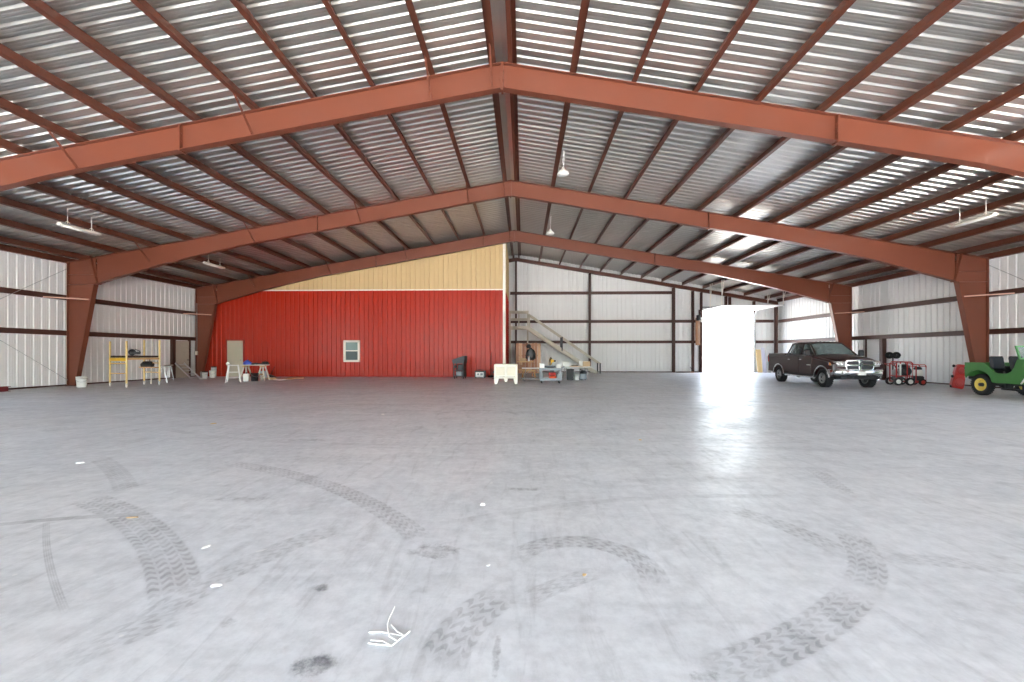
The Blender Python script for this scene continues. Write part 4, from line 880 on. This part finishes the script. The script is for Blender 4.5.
def drill(loc, rz, m, label):
    r = thing('power_drill', label, 'drill', loc, rz, 'drills on the sawhorse bench')
    mb = MB(); mb.lathe([(0, 0), (.035, 0), (.045, .03), (.045, .16), (.03, .20), (.022, .25), (0, .25)], 14, T(-.1, 0, .045, 0, 0, PI / 2)); mb.build('motor_housing', m, r)
    mb = MB(); mb.bbox(-.05, .0, -.24, -.03, .01, .07, .012); mb.bbox(-.09, .05, -.30, -.23, .0, .08, .015); mb.build('grip', blackp, r)
drill((-13.55, 20.85, .81), .3, blackp, 'black power drill lying mid-bench beside the blue bundle')
drill((-13.32, 20.62, .81), 2.2, darkg, 'dark grey power drill lying towards the bench end by the red wall')
r = thing('shop_bag', 'black canvas bag on the far end of the sawhorse bench', 'bag', (-13.04, 20.86, .81), .1)
mb = MB(); mb.loft([[(-.14, -.1, 0), (.14, -.1, 0), (.14, .1, 0), (-.14, .1, 0)], [(-.15, -.1, .08), (.15, -.1, .08), (.15, .1, .08), (-.15, .1, .08)], [(-.1, -.03, .15), (.1, -.03, .15), (.1, .03, .15), (-.1, .03, .15)]], True); mb.build('bag_body', blackp, r, bevel=.015); mb = MB(); mb.tube([(-.07, 0, .14), (0, 0, .21), (.07, 0, .14)], .01, 6); mb.build('handle', blackr, r)
r = thing('work_lamp', 'round white work lamp clamped to the step ladder', 'work lamp', (-14.15, 19.75, .84), 0)
mb = MB(); mb.lathe([(0, -.02), (.06, -.02), (.075, 0), (.075, .05), (.04, .08), (0, .08)], 16, T(0, 0, .03, 0, PI / 2)); mb.build('lamp_head', whitepl, r)
mb = MB(); mb.tube([(0, -.03, .02), (.12, -.08, -.01), (.28, -.14, -.02)], .014, 8); mb.build('clamp_arm', steel, r)
bucket((-13.25, 20.35, 0), .17, .40, blackp, 'black bucket under the sawhorse bench', None)
mb = MB(); mb.bbox(-.12, .12, -.1, .1, 0, .38, .02, T(-13.6, 20.25, 0, .3)); r = mb.build('jug', whitepl); tag(r, 'white jug under the sawhorse bench behind the step ladder', 'jug')
mb = MB(); mb.lathe([(.04, .37), (.04, .43), (.0, .43)], 10, T(-13.6, 20.25, 0, .3), True); mb.build('cap', blackp, r)
bucket((-14.95, 23.75, 0), .20, .36, mat('grey_tub', (168, 178, 184), .5), 'wide grey bucket beside the sawhorse bench at the red wall', None)
r = thing('dust_pan', 'black long-handled dustpan standing beside the wide grey bucket', 'dustpan', (-14.45, 23.8, 0), .3)
mb = MB(); mb.prism([(-.16, 0), (.16, 0), (.16, .02), (-.02, .12), (-.16, .16)], 'y', -.14, .14); mb.build('pan', blackp, r)
mb = MB(); mb.tube([(-.1, 0, .12), (.12, 0, .62)], .013, 8); mb.build('handle', blackp, r)
for i, (x, y, w, d, rz, m, lab) in enumerate(((-12.75, 21.9, 1.15, .42, .15, plyw, 'larger plywood offcut lying on the floor before the red wall'), (-12.5, 21.2, .55, .35, -.5, paper, 'white sheet scrap lying beside the plywood offcuts'),
        (-12.4, 22.6, .8, .28, .35, pinew, 'narrow pine offcut behind the larger plywood piece'), (-13.6, 22.3, .4, .22, .8, plyw, 'small plywood piece behind the sawhorse bench'))):
    mb = MB(); mb.bbox(-w / 2, w / 2, -d / 2, d / 2, 0, .03 + .01 * i, .004, T(x, y, 0, rz)); tag(mb.build('offcut', m), lab, 'offcut', 'offcuts on the floor')

# ------------------------------------------------------------------ red-wall side: tall machine, charger, broom, ball
r = thing('shop_machine', 'dark grey upright shop machine with slanted hood before the red wall', 'machine', (-3.42, 22.65, 0), -.12)
mb = MB(); mb.prism([(-.30, .82), (.30, .82), (.33, 1.0), (.34, 1.22), (.28, 1.24), (-.24, 1.08), (-.36, 1.04), (-.36, .92)], 'y', -.30, .28); mb.build('hood', darkg, r, bevel=.02)
mb = MB()
for x in (-.27, .25):
    for y in (-.26, .24): mb.box(x - .03, x + .03, y - .03, y + .03, .10, .84)
mb.box(-.30, .28, -.28, .26, .12, .17); mb.box(-.30, .28, -.28, .26, .44, .47); mb.box(.22, .28, -.28, .26, .12, .84); mb.build('cabinet_frame', blackp, r)
mb = MB(); mb.bbox(-.18, .18, -.2, .2, .17, .40, .04); mb.build('lower_drum', greyp, r)
mb = MB(); mb.bbox(-.08, .20, -.24, .1, .47, .78, .03); mb.build('control_box', darkg, r)
mb = MB(); mb.lathe([(0, 0), (.07, 0), (.08, .02), (.06, .05), (0, .05)], 16, T(-.17, -.28, .66, 0, PI / 2)); mb.build('knob', blackp, r)
for x in (-.24, .24):
    for y in (-.2, .2): caster(r, x, y, 0, .05)
r = thing('battery_charger', 'small white and grey charger box on the floor near the red wall', 'charger', (-2.38, 23.25, 0), 0)
mb = MB(); mb.bbox(-.30, .30, -.18, .18, .04, .40, .02); mb.build('case', darkg, r)
mb = MB(); mb.bbox(-.24, .20, -.20, -.18, .08, .34, .006); mb.build('front_panel', whitepl, r)
mb = MB(); mb.lathe([(.05, 0), (.05, .015), (0, .015)], 12, T(-.1, -.20, .22, 0, PI / 2)); mb.bbox(.02, .16, -.212, -.20, .16, .28, .004); mb.build('dial', greyp, r)
mb = MB(); mb.tube([(-.2, 0, .40), (-.2, 0, .46), (.2, 0, .46), (.2, 0, .40)], .014, 8); mb.build('handle', blackp, r)
mb = MB()
for x in (-.24, .24): mb.box(x - .03, x + .03, -.15, .15, 0, .04)
mb.build('foot', blackp, r)
r = thing('push_broom', 'dark broom leaning on the red wall near the white bulk bin', 'broom', (-1.85, 24.05, 0), 0)
mb = MB(); mb.tube([(0, -.05, .1), (.0, .26, 1.45)], .014, 8); mb.build('handle', blackp, r)
mb = MB(); mb.bbox(-.16, .16, -.08, .0, .07, .12, .01); mb.loft([[(-.17, -.10, 0), (.17, -.10, 0), (.17, .02, 0), (-.17, .02, 0)], [(-.15, -.07, .08), (.15, -.07, .08), (.15, -.01, .08), (-.15, -.01, .08)]], True); mb.build('broom_head', blackr, r)
r = thing('small_fan', 'small black fan on the floor behind the white bulk bin', 'fan', (-1.55, 22.6, 0), 0)
mb = MB(); 
for R2 in (.08, .14, .20): mb.tube([(R2 * math.cos(a), -.06, .36 + R2 * math.sin(a)) for a in [2 * PI * k / 24 for k in range(25)]], .008, 6)
for k in range(8): a = 2 * PI * k / 8; mb.tube([(0, -.07, .36), (.2 * math.cos(a), -.06, .36 + .2 * math.sin(a))], .005, 5)
mb.build('guard', blackp, r)
mb = MB(); mb.lathe([(0, -.05), (.06, -.04), (.08, .0), (.06, .12), (0, .14)], 14, T(0, .02, .36, 0, -PI / 2)); mb.lathe([(.14, 0), (.14, .02), (.03, .04), (.025, .18), (0, .18)], 16); mb.build('motor_stand', blackp, r)
for k in range(4):
    pass
def bulk_bin(loc, rz):
    r = thing('bulk_bin', 'cream plastic bulk bin with splayed feet standing on the open floor', 'bin', loc, rz)
    w, d = .53, .48
    mb = MB()
    for z0, z1 in ((.24, .34), (.78, .88)): mb.bbox(-w, w, -d, d, z0, z1, .02)
    for sx in (-1, 0, 1): mb.bbox(sx * (w - .055) - .055, sx * (w - .055) + .055, -d, d, .24, .86, .02)
    mb.box(-w + .04, w - .04, -d + .035, d - .035, .26, .84)
    for sy in (-1, 1):
        mb.bbox(-w, w, sy * (d - .02) - .02, sy * (d - .02) + .02, .24, .32, .01)
    mb.build('bin_body', cream, r, bevel=.008)
    for sx in (-1, 1):
        for x0 in (.03, ):
            for k in (0,):
                mb = MB(); xa, xb = (sx * .06, sx * (w - .10)); mb.bbox(min(xa, xb), max(xa, xb), -d - .002, -d + .02, .38, .74, .012); mb.build('recessed_panel', mat('cream_panel', (228, 220, 196), .5, 0, .04), r)
        for sy in (-1, 1):
            mb = MB(); x = sx * (w - .10); mb.prism([(x - .10, .26), (x + .10, .26), (x + sx * .02 + .055, 0), (x + sx * .02 - .055, 0)], 'y', sy * (d - .10) - .09, sy * (d - .10) + .09); mb.build('foot', cream, r)
    mb = MB(); mb.prism([(-.09, .26), (.09, .26), (.05, .10), (-.05, .10)], 'y', -d + .01, d - .01); mb.build('centre_foot', cream, r)
    mb = MB(); mb.box(-w + .05, w - .05, -d + .05, d - .05, .865, .885); mb.build('lid_panel', mat('cream_panel', (228, 220, 196)), r)
bulk_bin((-.78, 19.2, 0), .02)

# ------------------------------------------------------------------ work area beside the stairs
# plank-backed bench
r = thing('plank_bench', 'weathered wooden bench with a tall plank back under the stair landing', 'work bench', (.32, 25.6, 0), 0)
random.seed(9)
tones = [mat('plank_tone_%d' % k, c, .65, 0, .18, 6) for k, c in enumerate(((168, 122, 96), (186, 142, 112), (150, 106, 84), (196, 158, 128)))]
for k in range(8):
    x = -.76 + .19 * k; mb = MB(); mb.bbox(x, x + .18, .20, .23, .15, 1.98 + .05 * random.random(), .004); mb.build('back_plank', tones[(k * 3 + k // 3) % 4], r)
mb = MB()
for z in (.4, 1.2, 1.85): mb.box(-.77, .77, .23, .28, z, z + .09)
mb.build('back_rail', brownw, r)
mb = MB(); mb.bbox(-.70, .30, -.45, .20, .84, .90, .006); mb.build('bench_top', pinew, r)
mb = MB(); mb.bbox(-.68, .28, -.40, .20, .40, .44, .006); mb.build('lower_shelf', pinew, r)
for x in (-.66, .24):
    for y in (-.41, .22): mb = MB(); mb.box(x - .04, x + .04, y - .04, y + .04, 0, .84); mb.build('leg', brownw, r)
mb = MB()
for x in (-.72, .72): mb.box(x - .04, x + .04, .23, .31, 0, 2.0); 
mb.build('back_post', brownw, r)
r = thing('jacket', 'black jacket hanging on the tall plank back of the bench', 'jacket', (.46, 25.77, 0), 0)
mb = MB(); rg = []
for z, w, d in ((.98, .20, .04), (1.10, .24, .06), (1.35, .22, .07), (1.55, .20, .06), (1.66, .10, .05), (1.72, .06, .04)):
    rg.append([(w * math.cos(a) + .012 * math.sin(5 * a), d * math.sin(a) * (1 + .2 * math.cos(6 * a)) - .07, z) for a in [2 * PI * k / 18 for k in range(18)]])
mb.loft(rg, True, True); mb.build('jacket_body', blackp, r)
for s in (-1, 1):
    mb = MB(); mb.tube([(s * .15, -.07, 1.60), (s * .25, -.08, 1.35), (s * .27, -.07, 1.05)], [.06, .055, .045], 10); mb.build('sleeve', blackp, r)
r = thing('hard_hat', 'black cap hanging above the jacket on the plank back', 'cap', (.34, 25.74, 1.80), 0)
mb = MB(); mb.lathe([(.15, 0), (.145, .02), (.13, .08), (.08, .14), (0, .16)], 18, T(0, 0, 0, 0, PI / 4), True); mb.build('crown', blackp, r); mb = MB(); mb.bbox(-.12, .12, -.24, -.10, -.10, -.08, .01); mb.build('brim', blackp, r)
mb = MB(); mb.tube([(.34, 25.3, .9), (.34, 25.3, 1.22)], .05, 12); tag(mb.build('paper_roll', paper), 'upright white paper roll on the plank bench', 'roll')
mb = MB(); mb.bbox(-.18, .16, 24.98 + .3, 25.5, .90, 1.08, .01); tag(mb.build('parts_box', cardb), 'brown cardboard box on the plank bench', 'box')
mb = MB(); mb.bbox(-.25, .1, 25.3, 25.6, .44, .68, .01); tag(mb.build('crate', brownw), 'brown crate on the lower shelf of the plank bench', 'crate')
# white topped folding table
def folding_table(loc, rz, w, d, h, label, top=whitepl):
    r = thing('folding_table', label, 'table', loc, rz, 'folding tables')
    mb = MB(); mb.bbox(-w, w, -d, d, h - .045, h, .012); mb.build('tabletop', top, r)
    for sx in (-1, 1):
        for sy in (-1, 1):
            mb = MB(); mb.tube([(sx * (w - .22), sy * (d - .08), h - .045), (sx * (w - .12), sy * (d - .06), 0)], .016, 8); mb.build('leg', steel, r)
        mb = MB(); mb.tube([(sx * (w - .17), -d + .07, h * .45), (sx * (w - .17), d - .07, h * .45)], .013, 8); mb.tube([(sx * (w - .17), 0, h * .45), (sx * (w - .55), 0, h - .05)], .010, 8); mb.build('brace', steel, r)
    return r
folding_table((.55, 22.0, 0), .0, .62, .36, .62, 'low white folding table in front of the plank bench')
folding_table((2.72, 21.7, 0), .06, .74, .38, .70, 'folding table with bins underneath, right of the grey cart')
mb = MB(); mb.loft([[(-.55, -.3, z), (.55, -.3, z), (.55, .3, z), (-.55, .3, z)] for z in (.10, .15)], True, M=T(.45, 20.9, 0, .05)); r = mb.build('flat_dolly', greyp, bevel=.01); tag(r, 'low grey flat dolly on the floor beside the grey cart', 'dolly')
for x in (-.45, .45):
    for y in (-.22, .22): caster(r, .45 + x, 20.9 + y, 0, .04)
# sawdust-coloured brace legs under the white table
r = thing('sawhorse', 'yellowish wooden sawhorse standing under the low white table', 'sawhorse', (.30, 22.05, 0), .1)
mb = MB(); mb.bar((-.35, 0, .46), (.35, 0, .46), .06, .08); mb.build('crossbeam', pinew, r)
for sx in (-1, 1):
    for sy in (-1, 1): mb = MB(); mb.bar((sx * .28, sy * .03, .45), (sx * .36, sy * .18, 0), .045, .045); mb.build('leg', pinew, r)
# grey cart
r = thing('utility_cart', 'grey plastic utility cart on casters carrying a yellow saw', 'cart', (1.24, 19.15, 0), .03)
for z, nm in ((.60, 'top_tray'), (.14, 'bottom_tray')):
    mb = MB(); mb.bbox(-.50, .50, -.30, .30, z, z + .04, .012)
    for a in ((-.50, .50, -.30, -.27), (-.50, .50, .27, .30), (-.50, -.47, -.30, .30), (.47, .50, -.30, .30)): mb.bbox(a[0], a[1], a[2], a[3], z, z + .11, .01)
    mb.build(nm, greyp, r)
for sx in (-1, 1):
    for sy in (-1, 1):
        mb = MB(); mb.bbox(sx * .44 - .045, sx * .44 + .045, sy * .25 - .04, sy * .25 + .04, .16, .62, .015); mb.build('leg', greyp, r)
        caster(r, sx * .40, sy * .22, 0, .055)
mb = MB(); mb.tube([(.50, -.22, .68), (.62, -.2, .76), (.62, .2, .76), (.50, .22, .68)], .018, 8); mb.build('handle', greyp, r)
r = thing('mitre_saw', 'yellow and black mitre saw on top of the grey cart', 'saw', (1.24, 19.15, .64), .04)
mb = MB(); mb.bbox(-.26, .26, -.16, .16, 0, .07, .015); mb.lathe([(0, .07), (.15, .07), (.15, .09), (0, .09)], 20); mb.box(-.26, .26, .06, .09, .08, .17); mb.build('saw_table', darkg, r)
mb = MB(); mb.lathe([(0, -.035), (.13, -.035), (.16, -.01), (.16, .02), (.12, .05), (0, .05)], 22, T(0, .04, .34, .2, 0, PI / 2)); mb.bbox(.02, .19, -.02, .14, .32, .45, .04); mb.bar((-.02, .16, .10), (-.02, .08, .32), .07, .06); mb.build('saw_head', yellowm, r)
mb = MB(); mb.lathe([(0, -.004), (.145, -.004), (.145, .004), (0, .004)], 30, T(-.03, .02, .31, .2, 0, PI / 2)); mb.build('blade', steel, r)
mb = MB(); mb.tube([(0, -.06, .44), (-.02, -.16, .48), (-.04, -.18, .40), (-.02, -.08, .34)], .02, 8); mb.bbox(.17, .25, .0, .12, .33, .43, .02); mb.build('handle', blackp, r)
mb = MB(); mb.tube([(.03, .1, .44), (.08, .14, .50), (.02, .16, .53)], .03, 8); mb.build('dust_port', blackp, r)
for (x, y, w, d, h, m, lab) in ((.865, 19.2, .105, .14, .27, whitepl, 'white box on the left end of the grey cart beside the yellow saw'), (1.625, 19.25, .10, .12, .22, whitepl, 'white box squeezed between the yellow saw and cart handle')):
    mb = MB(); mb.bbox(x - w, x + w, y - d, y + d, .64, .64 + h, .012); o = mb.build('box', m); tag(o, lab, 'box', 'boxes on the grey cart'); mb = MB(); mb.bbox(x - w - .006, x + w + .006, y - d - .006, y + d + .006, .64 + h - .04, .64 + h + .006, .006); mb.build('lid', m, o)
r = thing('hose_coil', 'orange air hose coil and tool in the bottom tray of the grey cart', 'hose', (1.34, 19.1, .18), 0)
mb = MB()
for k in range(5): mb.tube([(.15 * math.cos(a), .15 * math.sin(a), .02 + .03 * k) for a in [2 * PI * j / 22 for j in range(23)]], .018, 6)
mb.build('coil', orangem, r)
r = thing('compressor', 'small red air compressor with black motor in the bottom tray of the grey cart', 'compressor', (1.32, 19.12, .345), 0)
mb = MB(); mb.lathe([(0, -.17), (.06, -.165), (.085, -.12), (.085, .12), (.06, .165), (0, .17)], 18, T(0, 0, .08, 0, 0, PI / 2)); mb.build('tank', redm, r)
mb = MB(); mb.bbox(-.12, .10, -.07, .07, .15, .24, .02); mb.build('motor', blackp, r)
mb = MB(); mb.bbox(-.10, -.06, -.08, .08, -.02, .04, .004); mb.bbox(.06, .10, -.08, .08, -.02, .04, .004); mb.build('foot', blackp, r)
mb = MB(); mb.bbox(.80, 1.12, 18.95, 19.3, .18, .22, .004); tag(mb.build('wood_block', plyw), 'flat plywood piece in the bottom tray of the grey cart', 'plywood')
mb = MB(); mb.bbox(1.53, 1.66, 19.0, 19.28, .18, .42, .012); tag(mb.build('canister', greyp), 'grey upright can in the bottom tray of the grey cart', 'can')
# things on and below the right-hand folding table
r = thing('trash_can', 'black trash can under the near end of the folding table', 'bin', (2.42, 21.75, 0), 0)
mb = MB(); mb.loft([[(-.15, -.13, 0), (.15, -.13, 0), (.15, .13, 0), (-.15, .13, 0)], [(-.19, -.17, .54), (.19, -.17, .54), (.19, .17, .54), (-.19, .17, .54)]], True); mb.build('can_body', blackp, r, bevel=.02)
mb = MB(); mb.bbox(-.20, .20, -.18, .18, .52, .56, .01); mb.build('rim', blackr, r)
bucket((2.76, 21.6, 0), .13, .30, whitepl, 'white bucket on the floor under the folding table beside the trash can', None)
r = thing('shop_vacuum', 'black and grey shop vacuum under the folding table', 'vacuum', (3.09, 21.62, 0), 1.9)
mb = MB(); mb.lathe([(.17, .06), (.18, .10), (.18, .30), (.17, .33), (0, .33)], 20); mb.build('drum', greyp, r); mb = MB(); mb.lathe([(.18, .33), (.18, .38), (.13, .47), (.06, .50), (0, .50)], 20); mb.tube([(.10, 0, .48), (.2, .08, .56), (.28, .05, .3), (.24, -.05, .05)], .025, 8); mb.build('motor_head', blackp, r)
for a in range(4): caster(r, .13 * math.cos(a * PI / 2 + .4), .13 * math.sin(a * PI / 2 + .4), 0, .028)
mb = MB(); mb.bbox(-.16, .16, -.13, .13, 0, .24, .01, T(2.98, 22.02, 0)); tag(mb.build('box', blackp), 'black box on the floor behind the shop vacuum', 'box')
for (x, y, w, d, h, m, nm, lab) in ((2.20, 21.75, .16, .13, .24, whitepl, 'box', 'white carton at the near end of the folding table'), (3.26, 21.75, .17, .14, .26, cardb, 'box', 'brown cardboard carton on the far end of the folding table'),
        (3.00, 21.9, .10, .08, .30, paper, 'box', 'slim white carton standing beside the brown carton')):
    mb = MB(); mb.bbox(x - w, x + w, y - d, y + d, .70, .70 + h, .006); o = mb.build(nm, m); tag(o, lab, 'box', 'cartons on the folding table'); mb = MB(); mb.box(x - w + .0, x + w - .0, y - .02, y + .02, .70 + h, .70 + h + .003); mb.build('tape', plyw, o)
drill_ = thing('angle_grinder', 'black power tool lying in the middle of the folding table', 'power tool', (2.66, 21.7, .70), .3)
mb = MB(); mb.lathe([(0, 0), (.035, 0), (.04, .05), (.035, .25), (.05, .30), (.04, .36), (0, .36)], 14, T(-.18, 0, .05, 0, 0, PI / 2)); mb.build('motor_body', blackp, drill_); mb = MB(); mb.lathe([(0, 0), (.075, 0), (.075, .012), (0, .02)], 20, T(.14, 0, .0)); mb.build('disc', darkg, drill_)
for k, (x, z, ln, rz, lab) in enumerate(((2.62, .70, .5, .15, 'pine batten lying along the front of the folding table'), (2.95, .70, .34, -.3, 'short pine batten lying beside the cartons'))):
    mb = MB(); mb.bbox(-ln / 2, ln / 2, -.025, .025, 0, .03, .004, T(x, 21.45 + .06 * k, z, rz)); tag(mb.build('batten', pinew), lab, 'batten', 'battens on the folding table')

# ------------------------------------------------------------------ staircase and landing
st = thing('staircase', 'grey staircase with handrails climbing along the far white wall to a landing', 'staircase', (0, 0, 0))
SY0, SY1 = 28.9, 29.9; ZT_ = 3.25; xt0, xb0 = .38, 4.98
N = 15
for y in (SY0, SY1):
    mb = MB(); mb.prism([(xt0, ZT_ + .02), (xb0 + .12, .12), (xb0 + .12, 0), (xb0 - .10, 0), (xt0, ZT_ - .30)], 'y', y - .025, y + .025); mb.build('stringer', stairm, st)
for k in range(N):
    t = (k + .5) / N; x = xt0 + (xb0 - xt0) * t; z = ZT_ * (1 - (k + 1) / (N + 1))
    mb = MB(); mb.bbox(x - .15, x + .17, SY0 + .03, SY1 - .03, z - .02, z + .02, .006); mb.build('tread', stairm, st)
mb = MB(); mb.bbox(-.98, xt0 + .02, SY0 - .05, SY1 + .05, ZT_ - .06, ZT_ + .0, .01); mb.box(-.98, xt0, SY0 - .07, SY0 - .03, ZT_ - .17, ZT_); mb.box(-.98, xt0, SY1 + .03, SY1 + .07, ZT_ - .17, ZT_); mb.box(xt0 - .04, xt0, SY0, SY1, ZT_ - .17, ZT_); mb.build('landing', stairm, st)
sl = (ZT_ - .06) / (xb0 - xt0)
for y in (SY0, SY1):
    mb = MB(); mb.bar((xt0, y, ZT_ + .84), (xb0 + .35, y, ZT_ + .84 - sl * (xb0 + .35 - xt0)), .05, .09); mb.build('handrail', stairm, st)
    for x in (xt0 + .05, 2.68, xb0 + .30):
        zf = max(0, ZT_ - sl * (x - xt0) - .1); mb = MB(); mb.bbox(x - .045, x + .045, y - .045, y + .045, zf if x < 5 else 0, ZT_ + .84 - sl * (x - xt0) + .02, .006); mb.build('newel_post', stairm if x < 5 and x != 2.68 else darkg, st)
    for z in (.5, 1.02):
        mb = MB(); mb.bar((-.96, y, ZT_ + z), (xt0, y, ZT_ + z), .04, .10); mb.build('landing_rail', stairm, st)
    for x in (-.92, -.30, xt0 - .05):
        mb = MB(); mb.box(x - .035, x + .035, y - .035, y + .035, ZT_, ZT_ + 1.06); mb.build('baluster', stairm, st)
for x in (-.92, xt0 - .06):
    for y in (SY0, SY1):
        mb = MB(); mb.box(x - .045, x + .045, y - .045, y + .045, 0, ZT_ - .06); mb.build('support_post', stairm, st)
# doorway onto the landing in the side of the inner room is out of sight

# ------------------------------------------------------------------ boards beside the open door
for (x, w, h, m, lab) in ((16.98, .34, 1.68, plyw, 'tan plywood sheet leaning on the far wall beside the open door'), (17.32, .22, 1.82, mat('pale_lilac_board', (206, 204, 220), .5, 0, .05), 'tall pale board leaning next to the tan plywood sheet'),
        (17.66, .16, 1.2, mat('grey_board', (176, 182, 180), .5, 0, .05), 'shorter grey board leaning near the corner behind the pickup')):
    mb = MB(); mb.bbox(x - w / 2, x + w / 2, -.02, .02, 0, h, .004, T(0, 30.50, 0, 0, -.16)); tag(mb.build('leaning_board', m), lab, 'board', 'boards leaning by the open door')
r = thing('floor_pipe', 'coil of dark cable on the floor at the foot of the brown post', 'cable', (12.05, 30.55, 0), 0)
mb = MB(); mb.tube([(-1.1, -.1, .015), (-.6, -.25, .015), (-.2, -.1, .015), (.1, .0, .015), (.12, .1, .25), (.05, .12, .4)], .016, 6); mb.build('cable_run', blackr, r)
mb = MB(); mb.lathe([(0, 0), (.12, 0), (.13, .06), (.05, .09), (0, .09)], 14, T(.12, -.05, 0)); mb.build('plug_box', brownw, r)

# ------------------------------------------------------------------ red steel bar by the wall, conduit, floor bits
mb = MB(); xa = -18.55; mb.prism([(xa - .10, 0), (xa + .10, 0), (xa + .10, .015), (xa + .01, .015), (xa + .01, .16), (xa + .10, .16), (xa + .10, .18), (xa - .10, .18), (xa - .10, .16), (xa - .01, .16), (xa - .01, .015), (xa - .10, .015)], 'y', 10.5, 14.62)
tag(mb.build('steel_bar', mat('dark_red_primer', (120, 46, 48), .5, 0, .12, 4)), 'dark red steel beam lying on the floor along the white wall', 'steel beam')
r = thing('conduit', 'pale conduit running down the third column to a switch box', 'conduit', (XL + .12, 23.90, 0))
mb = MB(); mb.tube([(0, 0, 4.3), (0, 0, 1.5)], .018, 8); mb.build('pipe', steel, r); mb = MB(); mb.bbox(-.05, .06, -.08, .02, 1.28, 1.5, .01); mb.build('switch_box', trimw, r)
# white twine scrap: a thin flattened strip in loops on the concrete
r = thing('plastic_twine', 'loose white plastic twine lying in loops on the concrete', 'twine', (-.66, 2.03, 0))
loops = [[(-0.020, 0.170), (-0.018, 0.090), (-0.012, 0.030), (0.000, 0.000), (0.017, -0.040)], [(-0.080, -0.038), (-0.030, -0.031), (0.017, -0.040), (0.100, -0.058)], [(0.010, 0.022), (0.055, -0.030), (0.100, -0.058), (0.115, -0.025)], [(-0.050, -0.095), (0.010, -0.100), (0.060, -0.130)], [(-0.055, -0.115), (0.000, -0.125), (0.060, -0.130), (0.077, -0.100)], [(0.017, -0.040), (0.030, -0.070), (0.077, -0.100), (0.100, -0.058)]]
for k, lp_ in enumerate(loops):
    mb = MB(); mb.tube([(x, y, .0035 + .001 * k) for x, y in lp_], .0033, 6); mb.build('strand', paper, r)
random.seed(21)
bits = [(-5.45, 5.01, .10, .04, paper, 'long white paper scrap on the concrete left of the twine'), (1.82, 6.58, .05, .05, plyw, 'tan wood chip on the mid floor'), (-5.95, 7.9, .12, .09, plyw, 'tan scrap of cardboard far out on the floor'),
        (-2.20, 2.85, .07, .03, paper, 'small white scrap on the tyre-marked concrete'), (-.36, 3.72, .06, .05, paper, 'white flake beside the dark stain'), (-.22, 2.65, .03, .02, paper, 'tiny white flake near the tyre track'),
        (-1.78, 2.38, .07, .03, paper, 'white torn strip on the floor left of the twine'), (.37, 2.55, .03, .025, plyw, 'small yellowish chip on the inner side of the tyre curve'), (-3.2, 3.35, .10, .03, cardb, 'thin brown splinter on the floor by the tyre mark'),
        (-3.1, 9.2, .10, .08, paper, 'white scrap far out on the floor toward the red wall'), (3.35, 2.65, .22, .10, mat('pale_patch', (226, 226, 224), .6, 0, .04), 'pale flattened paper on the floor near the right tyre marks')]
for (x, y, w, d, m, lab) in bits:
    mb = MB(); n = 9; a0 = random.random() * 6; ca, sa = math.cos(a0 * .3), math.sin(a0 * .3)
    ring = [(w / 2 * math.cos(2 * PI * k / n) * (.7 + .5 * random.random()), d / 2 * math.sin(2 * PI * k / n) * (.7 + .5 * random.random())) for k in range(n)]
    h = min(.012, d * .25) if w < .2 else .003
    mb.loft([[(x + p * ca - q * sa, y + p * sa + q * ca, 0.0) for p, q in ring], [(x + .8 * (p * ca - q * sa), y + .8 * (p * sa + q * ca), h * (.6 + .6 * random.random())) for p, q in ring]], True)
    tag(mb.build('floor_scrap', m), lab, 'scrap', 'scraps on the concrete')
